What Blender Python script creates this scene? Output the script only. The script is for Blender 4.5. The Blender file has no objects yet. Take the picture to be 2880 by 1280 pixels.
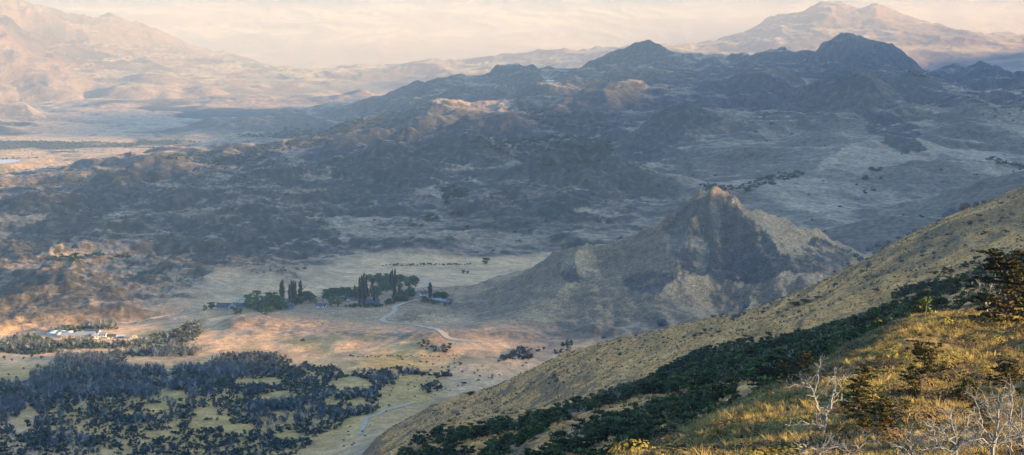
import bpy, math, random
import numpy as np
R = math.radians
random.seed(5)
rng = np.random.default_rng(11)
SC = bpy.context.scene

# ------------------------------------------------------------ camera, sky, sun, exposure
CAM_Z = 235.0
IMG_W, IMG_H, HORIZON = 2576.0, 1145.0, 150.0        # pixel frame the coordinates below are measured in
FOC = (IMG_W/2)/math.tan(R(12.5))
PITCH = math.atan((IMG_H/2-HORIZON)/FOC)
cam_data = bpy.data.cameras.new('camera')
cam = bpy.data.objects.new('camera', cam_data)
SC.collection.objects.link(cam)
cam.location = (0, 0, CAM_Z)
cam.rotation_euler = (math.pi/2-PITCH, 0, 0)
cam_data.sensor_fit = 'HORIZONTAL'
cam_data.angle = R(25)
cam_data.clip_start = 0.5
cam_data.clip_end = 120000
SC.camera = cam

SUN_AZ, SUN_EL = 112.0, 9.5                            # degrees clockwise from the view direction, and up
world = bpy.data.worlds.new('World'); SC.world = world
world.use_nodes = True
wn = world.node_tree.nodes; wl = world.node_tree.links
bg = wn['Background']
sky = wn.new('ShaderNodeTexSky'); sky.sky_type = 'NISHITA'; sky.sun_disc = False
sky.sun_elevation = R(SUN_EL); sky.sun_rotation = R(SUN_AZ)
sky.air_density = 1.0; sky.dust_density = 0.6; sky.ozone_density = 3.0; sky.altitude = 300
wl.new(sky.outputs[0], bg.inputs[0]); bg.inputs[1].default_value = 0.10
sd = bpy.data.lights.new('sun', 'SUN'); sun = bpy.data.objects.new('sun', sd); SC.collection.objects.link(sun)
sd.energy = 5.0; sd.angle = R(1.2); sd.color = (1.0, 0.645, 0.26)
SUN = np.array([math.cos(R(SUN_EL))*math.sin(R(SUN_AZ)), math.cos(R(SUN_EL))*math.cos(R(SUN_AZ)), math.sin(R(SUN_EL))])
sun.rotation_euler = (math.pi/2-R(SUN_EL), 0, math.pi-R(SUN_AZ))
sun.location = (60, -20, CAM_Z+60)
SC.view_settings.view_transform = 'Standard'; SC.view_settings.look = 'None'
SC.view_settings.exposure = 2.68; SC.view_settings.gamma = 1.0; SC.view_settings.use_curve_mapping = False
SC.render.engine = 'CYCLES'
cy = SC.cycles
cy.use_denoising = True
cy.max_bounces = 3; cy.diffuse_bounces = 2; cy.glossy_bounces = 1; cy.transmission_bounces = 1
cy.volume_bounces = 0; cy.transparent_max_bounces = 4
cy.use_adaptive_sampling = False

# ------------------------------------------------------------ pixel <-> world
cp, sp = math.cos(PITCH), math.sin(PITCH)
def ray(x, y):
    a, b = x-IMG_W/2, IMG_H/2-y
    v = np.array([a, FOC*cp+b*sp, -FOC*sp+b*cp]); return v/math.hypot(v[0], v[1])
def P(x, y, d):
    v = ray(x, y); return np.array([v[0]*d, v[1]*d, CAM_Z+v[2]*d])
def project(X, Y, Z):
    z = Z-CAM_Z
    f = Y*cp-z*sp; u = Y*sp+z*cp
    f = np.where(f > 0.1, f, 0.1)
    return IMG_W/2+FOC*X/f, IMG_H/2-FOC*u/f
def az_of(x): return np.arctan((x-IMG_W/2)/FOC)

# ------------------------------------------------------------ noise
_pr = np.random.default_rng(3)
_perm = _pr.permutation(256); _perm = np.concatenate([_perm, _perm, _perm]).astype(np.int32)
_ang = _pr.random(256)*2*math.pi
_gx, _gy = np.cos(_ang).astype(np.float32), np.sin(_ang).astype(np.float32)
def perlin(x, y):
    x = np.asarray(x, np.float32); y = np.asarray(y, np.float32)
    xi = np.floor(x); yi = np.floor(y)
    xf = (x-xi).astype(np.float32); yf = (y-yi).astype(np.float32)
    xi = xi.astype(np.int32) & 255; yi = yi.astype(np.int32) & 255
    u = xf*xf*xf*(xf*(xf*6-15)+10); v = yf*yf*yf*(yf*(yf*6-15)+10)
    p0 = _perm[xi]; p1 = _perm[xi+1]
    def g(h, a, b): return _gx[h]*a+_gy[h]*b
    n00 = g(_perm[p0+yi], xf, yf); n10 = g(_perm[p1+yi], xf-1, yf)
    n01 = g(_perm[p0+yi+1], xf, yf-1); n11 = g(_perm[p1+yi+1], xf-1, yf-1)
    a = n00+u*(n10-n00); b = n01+u*(n11-n01)
    return (a+v*(b-a))*1.5
WIN = None                                                # rows being worked on
def fbm(x, y, o=4, gain=.5, s=0.0):
    r = 0; a = 1; t = 0
    for k in range(o):
        r = r+a*perlin(x+s+17.3*k, y-s*1.7+9.1*k); t += a; a *= gain; x = x*2.03; y = y*2.03
    return r/t
def ridged(x, y, o=4, gain=.5, s=0.0):
    r = 0; a = 1; t = 0
    for k in range(o):
        n = 1-np.abs(perlin(x+s+7.3*k, y+s+3.1*k))*1.6
        r = r+a*n*np.abs(n); t += a; a *= gain; x = x*2.07; y = y*2.07
    return r/t
def rows(d0, d1, fn):
    """evaluate fn on the grid rows between two distances only, zero elsewhere"""
    out = np.zeros(GX.shape, np.float32); a, b = np.searchsorted(D, [d0, d1])
    if b > a: out[a:b] = fn(GX[a:b], GY[a:b])
    return out
def sstep(a, b, x):
    t = np.clip((x-a)/(b-a), 0, 1); return t*t*(3-2*t)

# ------------------------------------------------------------ terrain grid (polar, fine inside the view)
azf = np.arange(-15.0, 15.001, 0.034)
azl = -15-np.geomspace(.06, 54, 46)[::-1]
azr = 15+np.geomspace(.06, 114, 50)
AZ = np.radians(np.concatenate([azl, azf, azr])).astype(np.float32)
def _rows(a, b, s): return np.exp(np.arange(math.log(a), math.log(b), s))
D = np.concatenate([_rows(3, 40, .03), _rows(40, 1250, .0042), _rows(1250, 2500, .0019), _rows(2500, 8200, .0016), _rows(8200, 30000, .0036), _rows(30000, 46000, .02)]).astype(np.float32)
NA, ND = len(AZ), len(D)
GA, GD = np.meshgrid(AZ, D)                              # rows = distance
GX = GD*np.sin(GA); GY = GD*np.cos(GA)

# broad lie of the land: (pixel column or azimuth, distance, height) knots, thin-plate interpolated
K = []
def knot(x, y, d): K.append((az_of(x), d, P(x, y, d)[2]))
def kz(x, d, z): K.append((az_of(x), d, z))
for x in (-300, 300, 900, 1500, 2100, 2800):
    kz(x, 3, 233.2); kz(x, 25, 230.5)
# foreground shoulder where the dead trees stand
for t in [(1560,1160,74),(1700,1105,80),(1850,1035,88),(2000,955,100),(2120,885,114),(2300,800,135),(2576,772,150),(2850,760,160),
          (1700,1145,75),(2000,1120,72),(2300,1120,68),(2576,1120,66),(2850,1100,68),(2250,960,98),(2500,900,115),(2800,880,118)]: knot(*t)
kz(1300,78,217); kz(900,80,209); kz(300,90,196); kz(-300,95,190)
# the slope under the dark beech belt
for t in [(1600,1145,240),(1750,1085,235),(1900,1020,235),(2050,950,240),(2200,870,260),(2400,790,300),(2700,700,330),
          (1300,1150,330),(1500,1090,340),(1300,1075,470),(1700,960,430),(1900,900,430),(2100,845,430),(2300,760,440),(2500,690,470),(2800,600,480),
          (1000,1145,560),(1500,1000,600),(1200,1060,650)]: knot(*t)
kz(900,330,120); kz(500,400,85); kz(0,400,75); kz(-300,400,70); kz(500,700,45); kz(0,700,35); kz(-300,700,30)
# tawny ridge behind it
for t in [(2300,700,720),(2576,600,700),(2800,520,720),(1900,835,700),(1600,930,760),(1350,1000,850),(1150,1060,900),(950,1120,950),
          (2850,380,1000),(2576,470,1000),(2380,545,1030),(2200,640,1050),(2050,715,1080),(1900,775,1100),(1700,816,1120),(1500,860,1150),(1380,905,1180),
          (1250,962,1220),(1100,1010,1260),(950,1075,1290),(740,1145,1310)]: knot(*t)
kz(850,700,82); kz(600,1000,14)
for x,d,z in [(2850,1350,90),(2576,1350,78),(2300,1350,70),(2000,1350,50),(1750,1380,28),(1500,1400,12),(1300,1420,5),(1100,1460,1),(850,1480,0),(500,1300,0),(200,1200,3),(-300,1200,4)]: kz(x,d,z)
for x in (-300, 100, 500, 900): kz(x, 1700, 0); kz(x, 2200, 0)
for x in (1200, 1600, 2000): kz(x, 1800, 2)
kz(2500,1800,40); kz(2850,1800,50); kz(1300,2400,0); kz(1700,2500,6); kz(2100,2500,12); kz(2576,2200,50)
kz(-300,3000,6); kz(300,3000,6); kz(900,2900,2); kz(1300,2800,0); kz(1700,3000,12); kz(2200,3000,30); kz(2700,3000,55)
kz(-300,4200,2); kz(300,4200,2); kz(900,4200,14); kz(1300,4100,40); kz(1700,4200,50); kz(2200,4200,75); kz(2700,4200,90)
kz(-300,6000,-8); kz(300,6000,-2); kz(900,6000,6); kz(1300,6000,85); kz(1700,5600,105); kz(2200,5600,120); kz(2700,5600,120)
kz(-300,9000,-5); kz(300,9000,0); kz(900,9000,5); kz(1300,9000,60); kz(1700,9000,120); kz(2200,9000,135); kz(2700,9000,140)
kz(2450,10500,142); kz(2700,10500,146); kz(2500,14000,225); kz(2800,14000,230)
kz(-300,13000,0); kz(500,13000,0); kz(1100,13000,0); kz(1700,13000,60)
for x in (-300, 500, 1300, 2000, 2800): kz(x, 18000, 10 if x < 1800 else 170); kz(x, 30000, 40 if x < 1800 else 200)
K = np.array(K)
ku, kv = K[:,0]*6, np.log(K[:,1])*1.1
def _tps(r): return np.where(r > 0, r*r*np.log(np.maximum(r, 1e-9)), 0)
n = len(K)
A = np.zeros((n+3, n+3)); A[:n,:n] = _tps(np.hypot(ku[:,None]-ku, kv[:,None]-kv))+np.eye(n)*1e-5
A[:n,n] = 1; A[:n,n+1] = ku; A[:n,n+2] = kv; A[n:,:n] = A[:n,n:].T
W = np.linalg.solve(A, np.concatenate([K[:,2], np.zeros(3)]))
cu = np.linspace(az_of(-300), az_of(2850), 150)*6; cv = np.linspace(math.log(3)*1.1, math.log(46000)*1.1, 420)
CU, CV = np.meshgrid(cu, cv)
CB = W[n]+W[n+1]*CU+W[n+2]*CV
for i in range(n): CB += W[i]*_tps(np.hypot(CU-ku[i], CV-kv[i]))
def grid_lookup(F, fu, fv):
    fu = np.clip(fu, 0, F.shape[1]-1.001); fv = np.clip(fv, 0, F.shape[0]-1.001)
    i = fu.astype(int); j = fv.astype(int); a = fu-i; b = fv-j
    return (F[j,i]*(1-a)+F[j,i+1]*a)*(1-b)+(F[j+1,i]*(1-a)+F[j+1,i+1]*a)*b
BASE = grid_lookup(CB, (np.clip(GA*6, cu[0], cu[-1])-cu[0])/(cu[1]-cu[0]), (np.log(GD)*1.1-cv[0])/(cv[1]-cv[0]))
_col = IMG_W/2+FOC*np.tan(np.clip(GA, -1.2, 1.2))
_lim = np.interp(_col, [300, 700, 1000, 1300, 1540, 1680], [.192, .188, .184, .182, .178, .02])
_lim = _lim+(np.interp(_col, [300, 700, 1000, 1500], [.192, .182, .168, .02])-_lim)*sstep(150, 260, GD)
BASE = np.minimum(BASE, 233.6-_lim*GD+1e5*sstep(520, 900, GD))
BASE = BASE-np.interp(_col, [800,950,1100,1250,1380,1500,1700,1900,2050,2200,2380,2576], [0,20,34,48,56,56,61,79,75,64,45,39])/FOC*GD*sstep(450, 820, GD)*(1-sstep(1300, 1650, GD))
BASE = BASE-np.interp(_col, [1400,1600,1800,2000,2120,2300,2576], [0,6,28,46,40,15,14])/FOC*GD*sstep(62, 95, GD)*(1-sstep(150, 270, GD))
BASE = BASE.astype(np.float32)

# ridges: (crest as pixel points with distances, half width in metres, gully strength)
def L(d, w, pts, g=.3, k=0):
    return ([P(p[0], p[1], p[2] if len(p) > 2 else d) for p in pts], w, g, k)
RID = [
 # far side of the valley
 L(14500, 2300, [(-900,-230),(-500,-150),(-200,-90),(0,-30),(120,5),(250,36),(340,58),(430,105),(510,145),(600,174),(700,192)], .5, 2),
 L(12500, 1200, [(-700,-60,11500),(-300,0,11800),(0,62),(90,95),(180,130),(300,168),(420,196)], .4, 2),
 L(13500, 1800, [(1740,138),(1830,100),(1900,72),(1940,62),(2000,45),(2030,20),(2060,5),(2100,3),(2140,12),(2175,32),(2240,28),(2300,25),(2340,35),(2400,65),(2450,92),(2490,124)], .25, 2),
 L(15500, 700, [(2470,95),(2500,84),(2530,84),(2560,100)], .2, 2),
 L(8600, 420, [(-400,258),(-100,256),(0,257),(80,259),(120,285)], .1, 2),
 L(8000, 350, [(-200,300),(-60,290),(0,300),(30,312)], .1, 2),
 L(10000, 800, [(120,300,9000),(200,275,9300),(280,258,9600),(350,250),(430,250),(560,240),(640,239),(700,247),(800,243),(850,238),(880,228),(905,221),(930,230),(960,236),(1010,236)], .2, 1),
 L(7200, 500, [(330,372),(370,358),(460,326),(540,302),(590,296),(640,308),(720,322),(800,338),(860,330)], .4, 1),
 L(4800, 260, [(40,470),(100,445),(150,425),(190,410),(235,394),(290,386),(340,380),(385,383),(430,398),(480,425)], .4, 1),
 L(4400, 190, [(-120,455),(-40,462),(0,458),(30,470),(100,480)], .3, 1),
 L(3950, 150, [(-60,505),(20,492),(60,487),(110,492),(150,505)], .4, 1),
 L(3650, 270, [(110,540,3500),(150,505),(190,484),(230,462),(290,454),(340,461),(400,472),(440,480)], .45, 1),
 L(3300, 170, [(0,620,3150),(70,570,3250),(150,545),(260,530),(330,545)], .5, 1),
 L(2980, 190, [(330,660,2850),(380,635,2900),(440,600),(510,570),(560,560),(620,575)], .5, 1),
 L(3100, 160, [(560,520),(620,530),(700,545),(820,550),(900,570)], .4, 1),
 L(2880, 130, [(590,610),(640,585),(700,563),(760,560),(830,568),(900,582),(980,598)], .5, 1),
 L(2370, 130, [(-160,760),(-40,740),(20,712),(70,690),(120,672),(190,664),(250,676),(300,688),(380,690),(440,694),(520,708)], .3, 1),
 L(2210, 90, [(-200,770),(-60,748),(60,735),(160,742),(280,738),(340,750)], .3, 1),
 L(2480, 70, [(620,700),(680,690),(740,684),(800,684),(860,694)], .4, 1),
 # middle hills
 L(3900, 290, [(640,460,3600),(700,438,3650),(760,412),(850,395),(900,372),(950,366),(1010,374),(1070,368),(1130,344),(1180,331),(1215,338),(1250,362),(1290,395),(1320,420)], .5, 1),
 L(3620, 150, [(900,470),(960,440),(1040,410),(1090,405)], .5, 1),
 L(4600, 130, [(1150,304),(1180,300),(1200,312),(1235,299),(1270,291),(1300,300),(1332,324)], .4, 1),
 L(5400, 330, [(820,345),(900,310),(960,285),(1050,268),(1150,263),(1260,268),(1310,285)], .4, 1),
 L(7200, 420, [(980,262),(1040,225),(1085,200),(1120,187),(1148,179),(1185,192),(1215,181),(1250,168),(1300,171),(1318,179),(1340,174),(1372,174),(1400,186),(1430,192)], .35, 1),
 L(6350, 260, [(1270,213),(1330,214),(1385,215),(1450,213)], .2, 1),
 L(6600, 170, [(1120,222),(1140,207),(1170,202),(1200,214)], .4, 1),
 L(7000, 520, [(1430,192),(1450,176),(1480,164),(1540,148),(1585,128),(1610,110),(1640,103),(1670,112),(1700,132),(1730,142),(1780,152),(1840,160)], .4, 1),
 L(6200, 280, [(1500,188),(1545,172),(1580,158),(1625,156),(1680,168),(1740,176),(1800,190)], .4, 1),
 L(7000, 330, [(1830,165),(1880,138),(1915,128),(1950,121),(2000,124),(2060,120),(2090,112),(2120,104),(2160,100),(2220,113),(2270,132),(2300,158),(2320,185)], .9, 1),
 L(5500, 250, [(1430,262),(1480,238),(1530,213),(1555,205),(1590,222),(1620,240)], .4, 1),
 L(5600, 280, [(1740,215),(1800,195),(1850,183),(1890,172),(1930,180),(1970,196),(2020,225)], .4, 1),
 L(5000, 160, [(1640,270),(1680,258),(1710,256),(1760,262),(1830,240),(1870,228),(1910,235)], .3, 1),
 L(4500, 330, [(1940,285),(1985,255),(2030,215),(2060,192),(2092,178),(2130,177),(2165,192),(2200,214),(2235,240),(2270,285),(2300,330)], .45, 1),
 L(4200, 290, [(1540,385),(1580,345),(1620,305),(1660,275),(1700,260),(1735,259),(1780,272),(1820,290),(1880,312)], .45, 1),
 L(3900, 230, [(1960,355),(2020,330),(2060,306),(2110,296),(2170,300),(2210,312),(2250,335)], .3, 1),
 L(4400, 260, [(2230,345),(2290,315),(2350,285),(2420,250),(2470,248),(2520,262),(2600,250)], .4, 1),
 L(5200, 200, [(2225,215),(2260,195),(2290,182),(2335,190),(2380,214)], .4, 1),
 L(4700, 200, [(2330,262),(2370,242),(2430,235),(2480,248)], .4, 1),
 L(4050, 190, [(2360,300),(2410,276),(2460,264),(2510,270),(2580,290)], .4, 1),
 L(3850, 160, [(2320,338),(2380,312),(2440,300),(2510,312),(2590,332)], .35, 1),
 L(3650, 160, [(2110,384),(2160,362),(2220,349),(2300,354),(2370,378)], .35, 1),
 L(4300, 120, [(1900,316),(1950,300),(2000,304),(2040,318)], .35, 1),
 L(6200, 240, [(1880,205),(1950,178),(2010,165),(2070,170)], .45, 1), L(6000, 230, [(2090,180),(2150,152),(2220,148),(2270,170)], .45, 1),
 L(4700, 150, [(1360,300),(1410,282),(1470,270),(1520,286)], .4, 1),
 L(4300, 170, [(900,385),(960,345),(1040,328),(1100,340)], .5, 1), L(4900, 170, [(820,372),(880,340),(950,325),(1000,335)], .5, 1),
 L(3700, 110, [(530,484),(565,467),(612,455),(660,462),(700,480)], .5, 1), L(3850, 110, [(640,446),(690,422),(735,424),(770,440)], .5, 1),
 L(3450, 42, [(440,508),(462,493),(492,498)], .4, 1), L(3300, 45, [(530,522),(558,512),(594,520)], .4, 1), L(3150, 70, [(390,545),(428,522),(470,519),(505,532)], .5, 1),
 L(3050, 90, [(570,566),(615,537),(662,530),(705,547)], .5, 1), L(2650, 55, [(312,664),(345,646),(382,640),(432,656)], .5, 1), L(2610, 55, [(490,668),(538,650),(590,650),(615,664)], .5, 1),
 L(2640, 36, [(606,654),(635,641),(660,656)], .5, 1), L(2900, 90, [(205,622),(295,602),(372,606)], .5, 1), L(2750, 80, [(-60,640),(40,615),(110,622),(180,640)], .5, 1), L(3350, 80, [(760,505),(830,490),(900,500),(960,515)], .4, 1),
 L(3350, 60, [(640,512),(700,500),(750,508)], .5, 1), L(2520, 60, [(380,676),(440,662),(500,668)], .4, 1),
 L(5600, 120, [(2525,258),(2560,232),(2600,206),(2660,188)], .3, 1),
 L(3600, 150, [(1340,400),(1400,378),(1440,352),(1480,342),(1530,362),(1560,395)], .3, 1),
 L(3550, 200, [(1700,430),(1760,400),(1850,378),(1950,372),(2040,385)], .4, 1),
 L(3500, 180, [(1880,478,3050),(1930,466,3100),(2000,448,3200),(2070,415,3300),(2120,380,3450),(2170,352,3600)], .2, 1),
 L(3300, 190, [(2190,445),(2240,420),(2285,402),(2330,406),(2390,405),(2470,412),(2560,440),(2640,460)], .2, 1),
 L(2750, 170, [(2000,562,2650),(2060,546,2680),(2130,530),(2230,516),(2340,506),(2430,478),(2500,450),(2620,430)], .2, 1),
 L(2500, 120, [(2080,580),(2140,565),(2200,552),(2270,541),(2360,545),(2430,560)], .15, 1),
 L(3150, 190, [(1250,580,2880),(1330,540,2950),(1390,502,3000),(1440,470,3080),(1490,448),(1560,438),(1630,437),(1700,446),(1770,470)], .35, 1),
 L(3550, 150, [(1080,470,3450),(1150,468),(1220,445),(1290,425),(1340,414),(1400,424),(1470,420),(1540,432)], .3, 1),
 L(2860, 50, [(1300,603),(1340,588),(1400,592),(1460,602)], .3, 1),
 # cone hill
 L(2130, 165, [(1085,800,2040),(1120,775,2060),(1170,742,2080),(1240,712,2100),(1320,682,2110),(1390,645,2120),(1440,625),(1500,617),(1555,606),(1600,586),(1650,552),(1690,522),(1730,493),(1765,478),(1792,480),(1830,498),(1870,520),(1905,542),(1950,550),(2000,566),(2050,580),(2090,598),(2130,625,2160),(2165,650,2180)], .22, 3),
 L(2010, 80, [(1765,480,2125),(1740,560,2070),(1700,640,2010),(1650,720,1960)], .4, 3),
 L(2010, 80, [(1850,510,2120),(1900,600,2060),(1950,680,2000)], .5, 3),
 L(2040, 60, [(1450,628,2115),(1440,680,2060),(1400,745,2010)], .3, 3),
 L(2210, 60, [(1140,760),(1190,728),(1250,720)], .2, 3),
 L(2030, 24, [(1000,800),(1030,784),(1062,778),(1080,786)], .4, 3),
 L(1960, 16, [(768,851),(790,834),(815,833),(845,848)], .4, 3),
 L(1880, 9, [(860,868),(890,860),(925,862)], .4, 3),
]
H0 = np.zeros_like(BASE)                                # height above the base, power-mean union of the ridges
def add_ridge(pts, w, g, kind):
    pts = np.array(pts, float)
    d = np.hypot(pts[:,0], pts[:,1]); a = np.arctan2(pts[:,0], pts[:,1])
    reach = 3.2*w
    r0, r1 = np.searchsorted(D, [max(3, d.min()-reach), d.max()+reach])
    da = reach/max(d.min()-reach*.5, reach)
    c0, c1 = np.searchsorted(AZ, [a.min()-da, a.max()+da])
    sl = (slice(r0, r1), slice(c0, c1))
    X, Y = GX[sl], GY[sl]
    if X.size == 0: return
    # wander the sampling point so that crests and toes are not ruled lines
    wx = fbm(X/(w*1.4), Y/(w*1.4), 3, s=w); wy = fbm(X/(w*1.4), Y/(w*1.4), 3, s=w+50)
    Xw = X+wx*w*.16; Yw = Y+wy*w*.30
    best = np.full(X.shape, 1e12); bz = np.zeros(X.shape); bw = np.zeros(X.shape)
    for p, q in zip(pts[:-1], pts[1:]):
        e = q-p; L2 = e[0]**2+e[1]**2
        t = np.clip(((Xw-p[0])*e[0]+(Yw-p[1])*e[1])/L2, 0, 1)
        dd = (Xw-p[0]-t*e[0])**2+(Yw-p[1]-t*e[1])**2
        best = np.minimum(best, dd)
        wgt = 1/(dd/(w*w)+.004)**2; bz += (p[2]+t*e[2])*wgt; bw += wgt      # blended crest height, no steps where segments meet
    bz /= bw
    t = np.sqrt(best)/w
    t = t*(1+g*1.1*fbm(X/(w*.55), Y/(w*.55), 4, s=w*2))
    rise = np.maximum(bz-BASE[sl], 0)
    x_ = 1-.66*np.maximum(t, 0)
    prof = .5*(x_+np.sqrt(x_*x_+.022)); prof = np.maximum(prof-.012, 0)/.99*(1-sstep(1.7, 2.7, np.sqrt(best)/w))
    rise = rise*(1+(.5*g)*(.22*ridged(X/(w*.5), Y/(w*.5), 3, s=w*3)-.09))
    hr = rise*prof
    h = H0[sl]
    m = np.maximum(h, hr); k = np.minimum(h, hr)/np.maximum(m, 1e-6)
    H0[sl] = m*(1+k**5)**.2
for r in RID: add_ridge(*r)

# the great range closing the valley, its foot about 17 km off
wall = rows(12000, 1e6, lambda x, y: sstep(16.5, 26.5, y/1000+1.2*fbm(x/6000, y/6000, 3)-np.maximum(x/1000-2.5, 0)*.15))
FARM = wall*rows(12000, 1e6, lambda x, y: 1350+260*fbm(x/5000, y/8000, 2, s=4))+wall*(1-.4*wall)*330*rows(12000, 1e6, lambda x, y: ridged(x/3200+fbm(x/3000, y/3000, 2)*.4, y/5500, 5, .5))
# unseen ridge added on the right, crest shaped to keep low sun off the valley
XR = 4300.0
tanE = math.tan(R(SUN_EL)); sxh, syh = math.sin(R(SUN_AZ)), math.cos(R(SUN_AZ))
def crest_at(yc):
    Yv = yc-(XR/sxh)*syh                                    # the valley row (x = 0) this crest point shades
    z0 = np.interp(Yv, [-3000, 1180, 1300, 1620, 1720, 1880, 1990, 2250, 2400, 2550, 2800, 3100, 3400, 4300, 4900, 5300, 5900, 6300, 6800, 7600, 8300, 9000, 9900, 14000, 30000],
                       [-650, -600, 150, 140, 50, 42, 120, 130, 110, 130, 180, 205, 205, 150, 150, 128, 150, 170, 290, 340, 320, 200, -80, -200, -600])
    return z0+XR/sxh*tanE
print('base', BASE.min(), BASE.max(), 'grid', NA, ND)
# ------------------------------------------------------------ relief detail
U = IMG_W/2+FOC*np.tan(np.clip(GA, -1.2, 1.2))           # pixel column
EG = HORIZON+FOC*CAM_Z/GD                                 # pixel row level ground (z = 0) would have at this distance
def ell(x, y, rx, ry, soft=.35):
    r = np.hypot((U-x)/rx, (EG-y)/ry); return 1-sstep(1-soft, 1+soft, r)
def ells(lst, soft=.35, wob=0.0):
    global U, EG
    m = np.zeros_like(BASE)
    for e in lst: m = np.maximum(m, ell(*e, soft=soft))
    return m
floorw = ells([(1300,655,330,45),(1150,700,400,60),(1000,790,560,75),(900,900,700,95),(350,880,560,75),(200,1050,900,110),(1500,870,500,70),(1900,860,300,60),(560,735,180,22)], .25)
floorw = floorw*(1-sstep(5.0, 13.0, H0))
near = 1-sstep(1150, 1350, GD+np.maximum(0, 900-U)*.3)    # the camera's own hillside
fore = 1-sstep(150, 210, GD)
midm = sstep(1500, 2300, GD)*(1-sstep(9000, 12000, GD))
rightw = sstep(1450, 1900, U)*(1-sstep(3600, 4600, GD))   # smooth grassy spurs
knobw = midm*(1-floorw)*(1-.8*rightw)
conew = 1-sstep(.8, 1.5, np.hypot((GX-P(1650,600,2100)[0])/330, (GY-2110)/190))
knobw = knobw*(1-conew)*(1-.72*(1-sstep(800, 1100, U))*sstep(4600, 6000, GD))
n1 = rows(1400, 6500, lambda x, y: fbm(x/165+fbm(x/400, y/400, 3, s=1)*.5, y/230, 4, .5, s=2))
big = sstep(3800, 6000, GD)
n2 = rows(3700, 12500, lambda x, y: fbm(x/260+fbm(x/400, y/400, 3, s=1)*.4, y/330, 4, .5, s=9))
rg1 = rows(1400, 6500, lambda x, y: ridged(x/60, y/75, 4, .55, s=5))
rg2 = rows(3700, 12500, lambda x, y: ridged(x/210, y/260, 5, .55, s=15))
rg3 = rows(2200, 9000, lambda x, y: ridged(x/75, y/95, 4, .55, s=25))
knob = (1-big)*(13*sstep(-.05, .3, n1)-4+7*(rg1-.4))+big*(26*sstep(-.1, .35, n2)-9+20*(rg2-.4))
knob = knob+(5+4*(1-big))*(rg3-.4)
DET = knobw*knob*(.5+.6*sstep(.02, .35, H0/120+.2*(1-sstep(650, 950, U))))
DET += midm*(1-floorw)*rightw*(5*rows(1400, 12500, lambda x, y: fbm(x/170, y/170, 4, s=21))+1.6*rg1)
conegul = rows(1700, 2600, lambda x, y: ridged(x/45, y/130+fbm(x/60, y/60, 2)*.4, 4, .55, s=31))
DET += conew*(H0/110)*(13*(conegul-.42))+conew*1.2*rows(1700, 2600, lambda x, y: fbm(x/20, y/20, 3))
DET += floorw*(.7*rows(1100, 5000, lambda x, y: fbm(x/60, y/60, 4, s=41))+ells([(1560,800,160,14)])*3*rows(1400, 2800, lambda x, y: fbm(x/70, y/60, 3)))
mnear = near*(1-fore)
DET += mnear*(rows(140, 1500, lambda x, y: 8*fbm(x/150, y/150, 4, s=51)+2.6*ridged(x/38, y/60, 4, s=55)*sstep(300, 700, np.hypot(x, y))+.35*fbm(x/7, y/7, 2, s=57)))
DET += fore*sstep(20, 50, GD)*rows(15, 220, lambda x, y: .55*fbm(x/9, y/9, 3, s=61)+.22*fbm(x/1.6, y/1.6, 3, s=63))
farw = sstep(9500, 12500, GD)
DET += farw*(H0/300)*rows(9400, 1e6, lambda x, y: 95*(ridged(x/900, y/1500, 5, .5, s=71)-.4)+22*fbm(x/350, y/350, 4, s=73))
DET += farw*(1-sstep(0, 40, H0))*(1-wall)*rows(9400, 1e6, lambda x, y: 3*fbm(x/300, y/900, 3, s=75))
HT = BASE+H0+DET-conew*np.clip(H0/40, 0, 1)*.366*np.interp(U, [1170,1240,1320,1390,1440,1500,1600,1650,1730,1792,1870,1950,2050,2130], [46,24,12,7,10,3,13,13,29,39,41,9,-1,20])
HT = np.where(wall > 0.001, HT+FARM, HT)
# settle two skylines on the heights read from the photograph, keeping their small folds
def settle(pts, d0, d1, wfun):
    global HT
    m = (D > d0) & (D < d1); us = np.array([p[0] for p in pts], float); err = []
    PXs, PYs = project(GX[m], GY[m], HT[m]); sil = PYs.min(0); cx_ = IMG_W/2+FOC*np.tan(np.clip(AZ, -1.2, 1.2))
    for x_, y_ in pts: err.append(y_-np.interp(np.linspace(x_-60, x_+60, 25), cx_, sil).mean())
    HT = HT-np.interp(_col, us, np.array(err))/FOC*GD*wfun
HILLSKY = [(800,1128),(950,1080),(1100,1016),(1250,966),(1380,908),(1500,866),(1600,842),(1700,820),(1800,798),(1900,775),(2050,715),(2200,640),(2380,548),(2576,470)]
for _ in range(2): settle(HILLSKY, 620, 1500, sstep(450, 780, GD)*(1-sstep(1350, 1650, GD)))
# level beds for the lake, the pond and the river bend: (name, pixel column, distance, half width, half depth, water height)
PONDS = [('lake', 2500, 9900, 80, 750, 150.0), ('pond', 1384, 6400, 16, 210, 177.0), ('river', -10, 5320, 45, 150, 5.0)]
for nm, x, d, hw, hd, z in PONDS:
    a_ = az_of(x); q = np.hypot((GX-d*math.sin(a_))/(hw*1.35), (GY-d*math.cos(a_))/(hd*1.25)); HT = HT+(z-HT)*(1-sstep(.95, 2.0, q))
SX = np.zeros_like(HT); SY = np.zeros_like(HT)
SY[1:-1] = (HT[2:]-HT[:-2])/(GD[2:]-GD[:-2]); SX[:,1:-1] = (HT[:,2:]-HT[:,:-2])/((GA[:,2:]-GA[:,:-2])*GD[:,1:-1])
SLOPE = np.hypot(SX, SY)
SX, SY2 = SY, SX                                         # SX: rise away from the viewer, SY2: rise to the right

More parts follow.
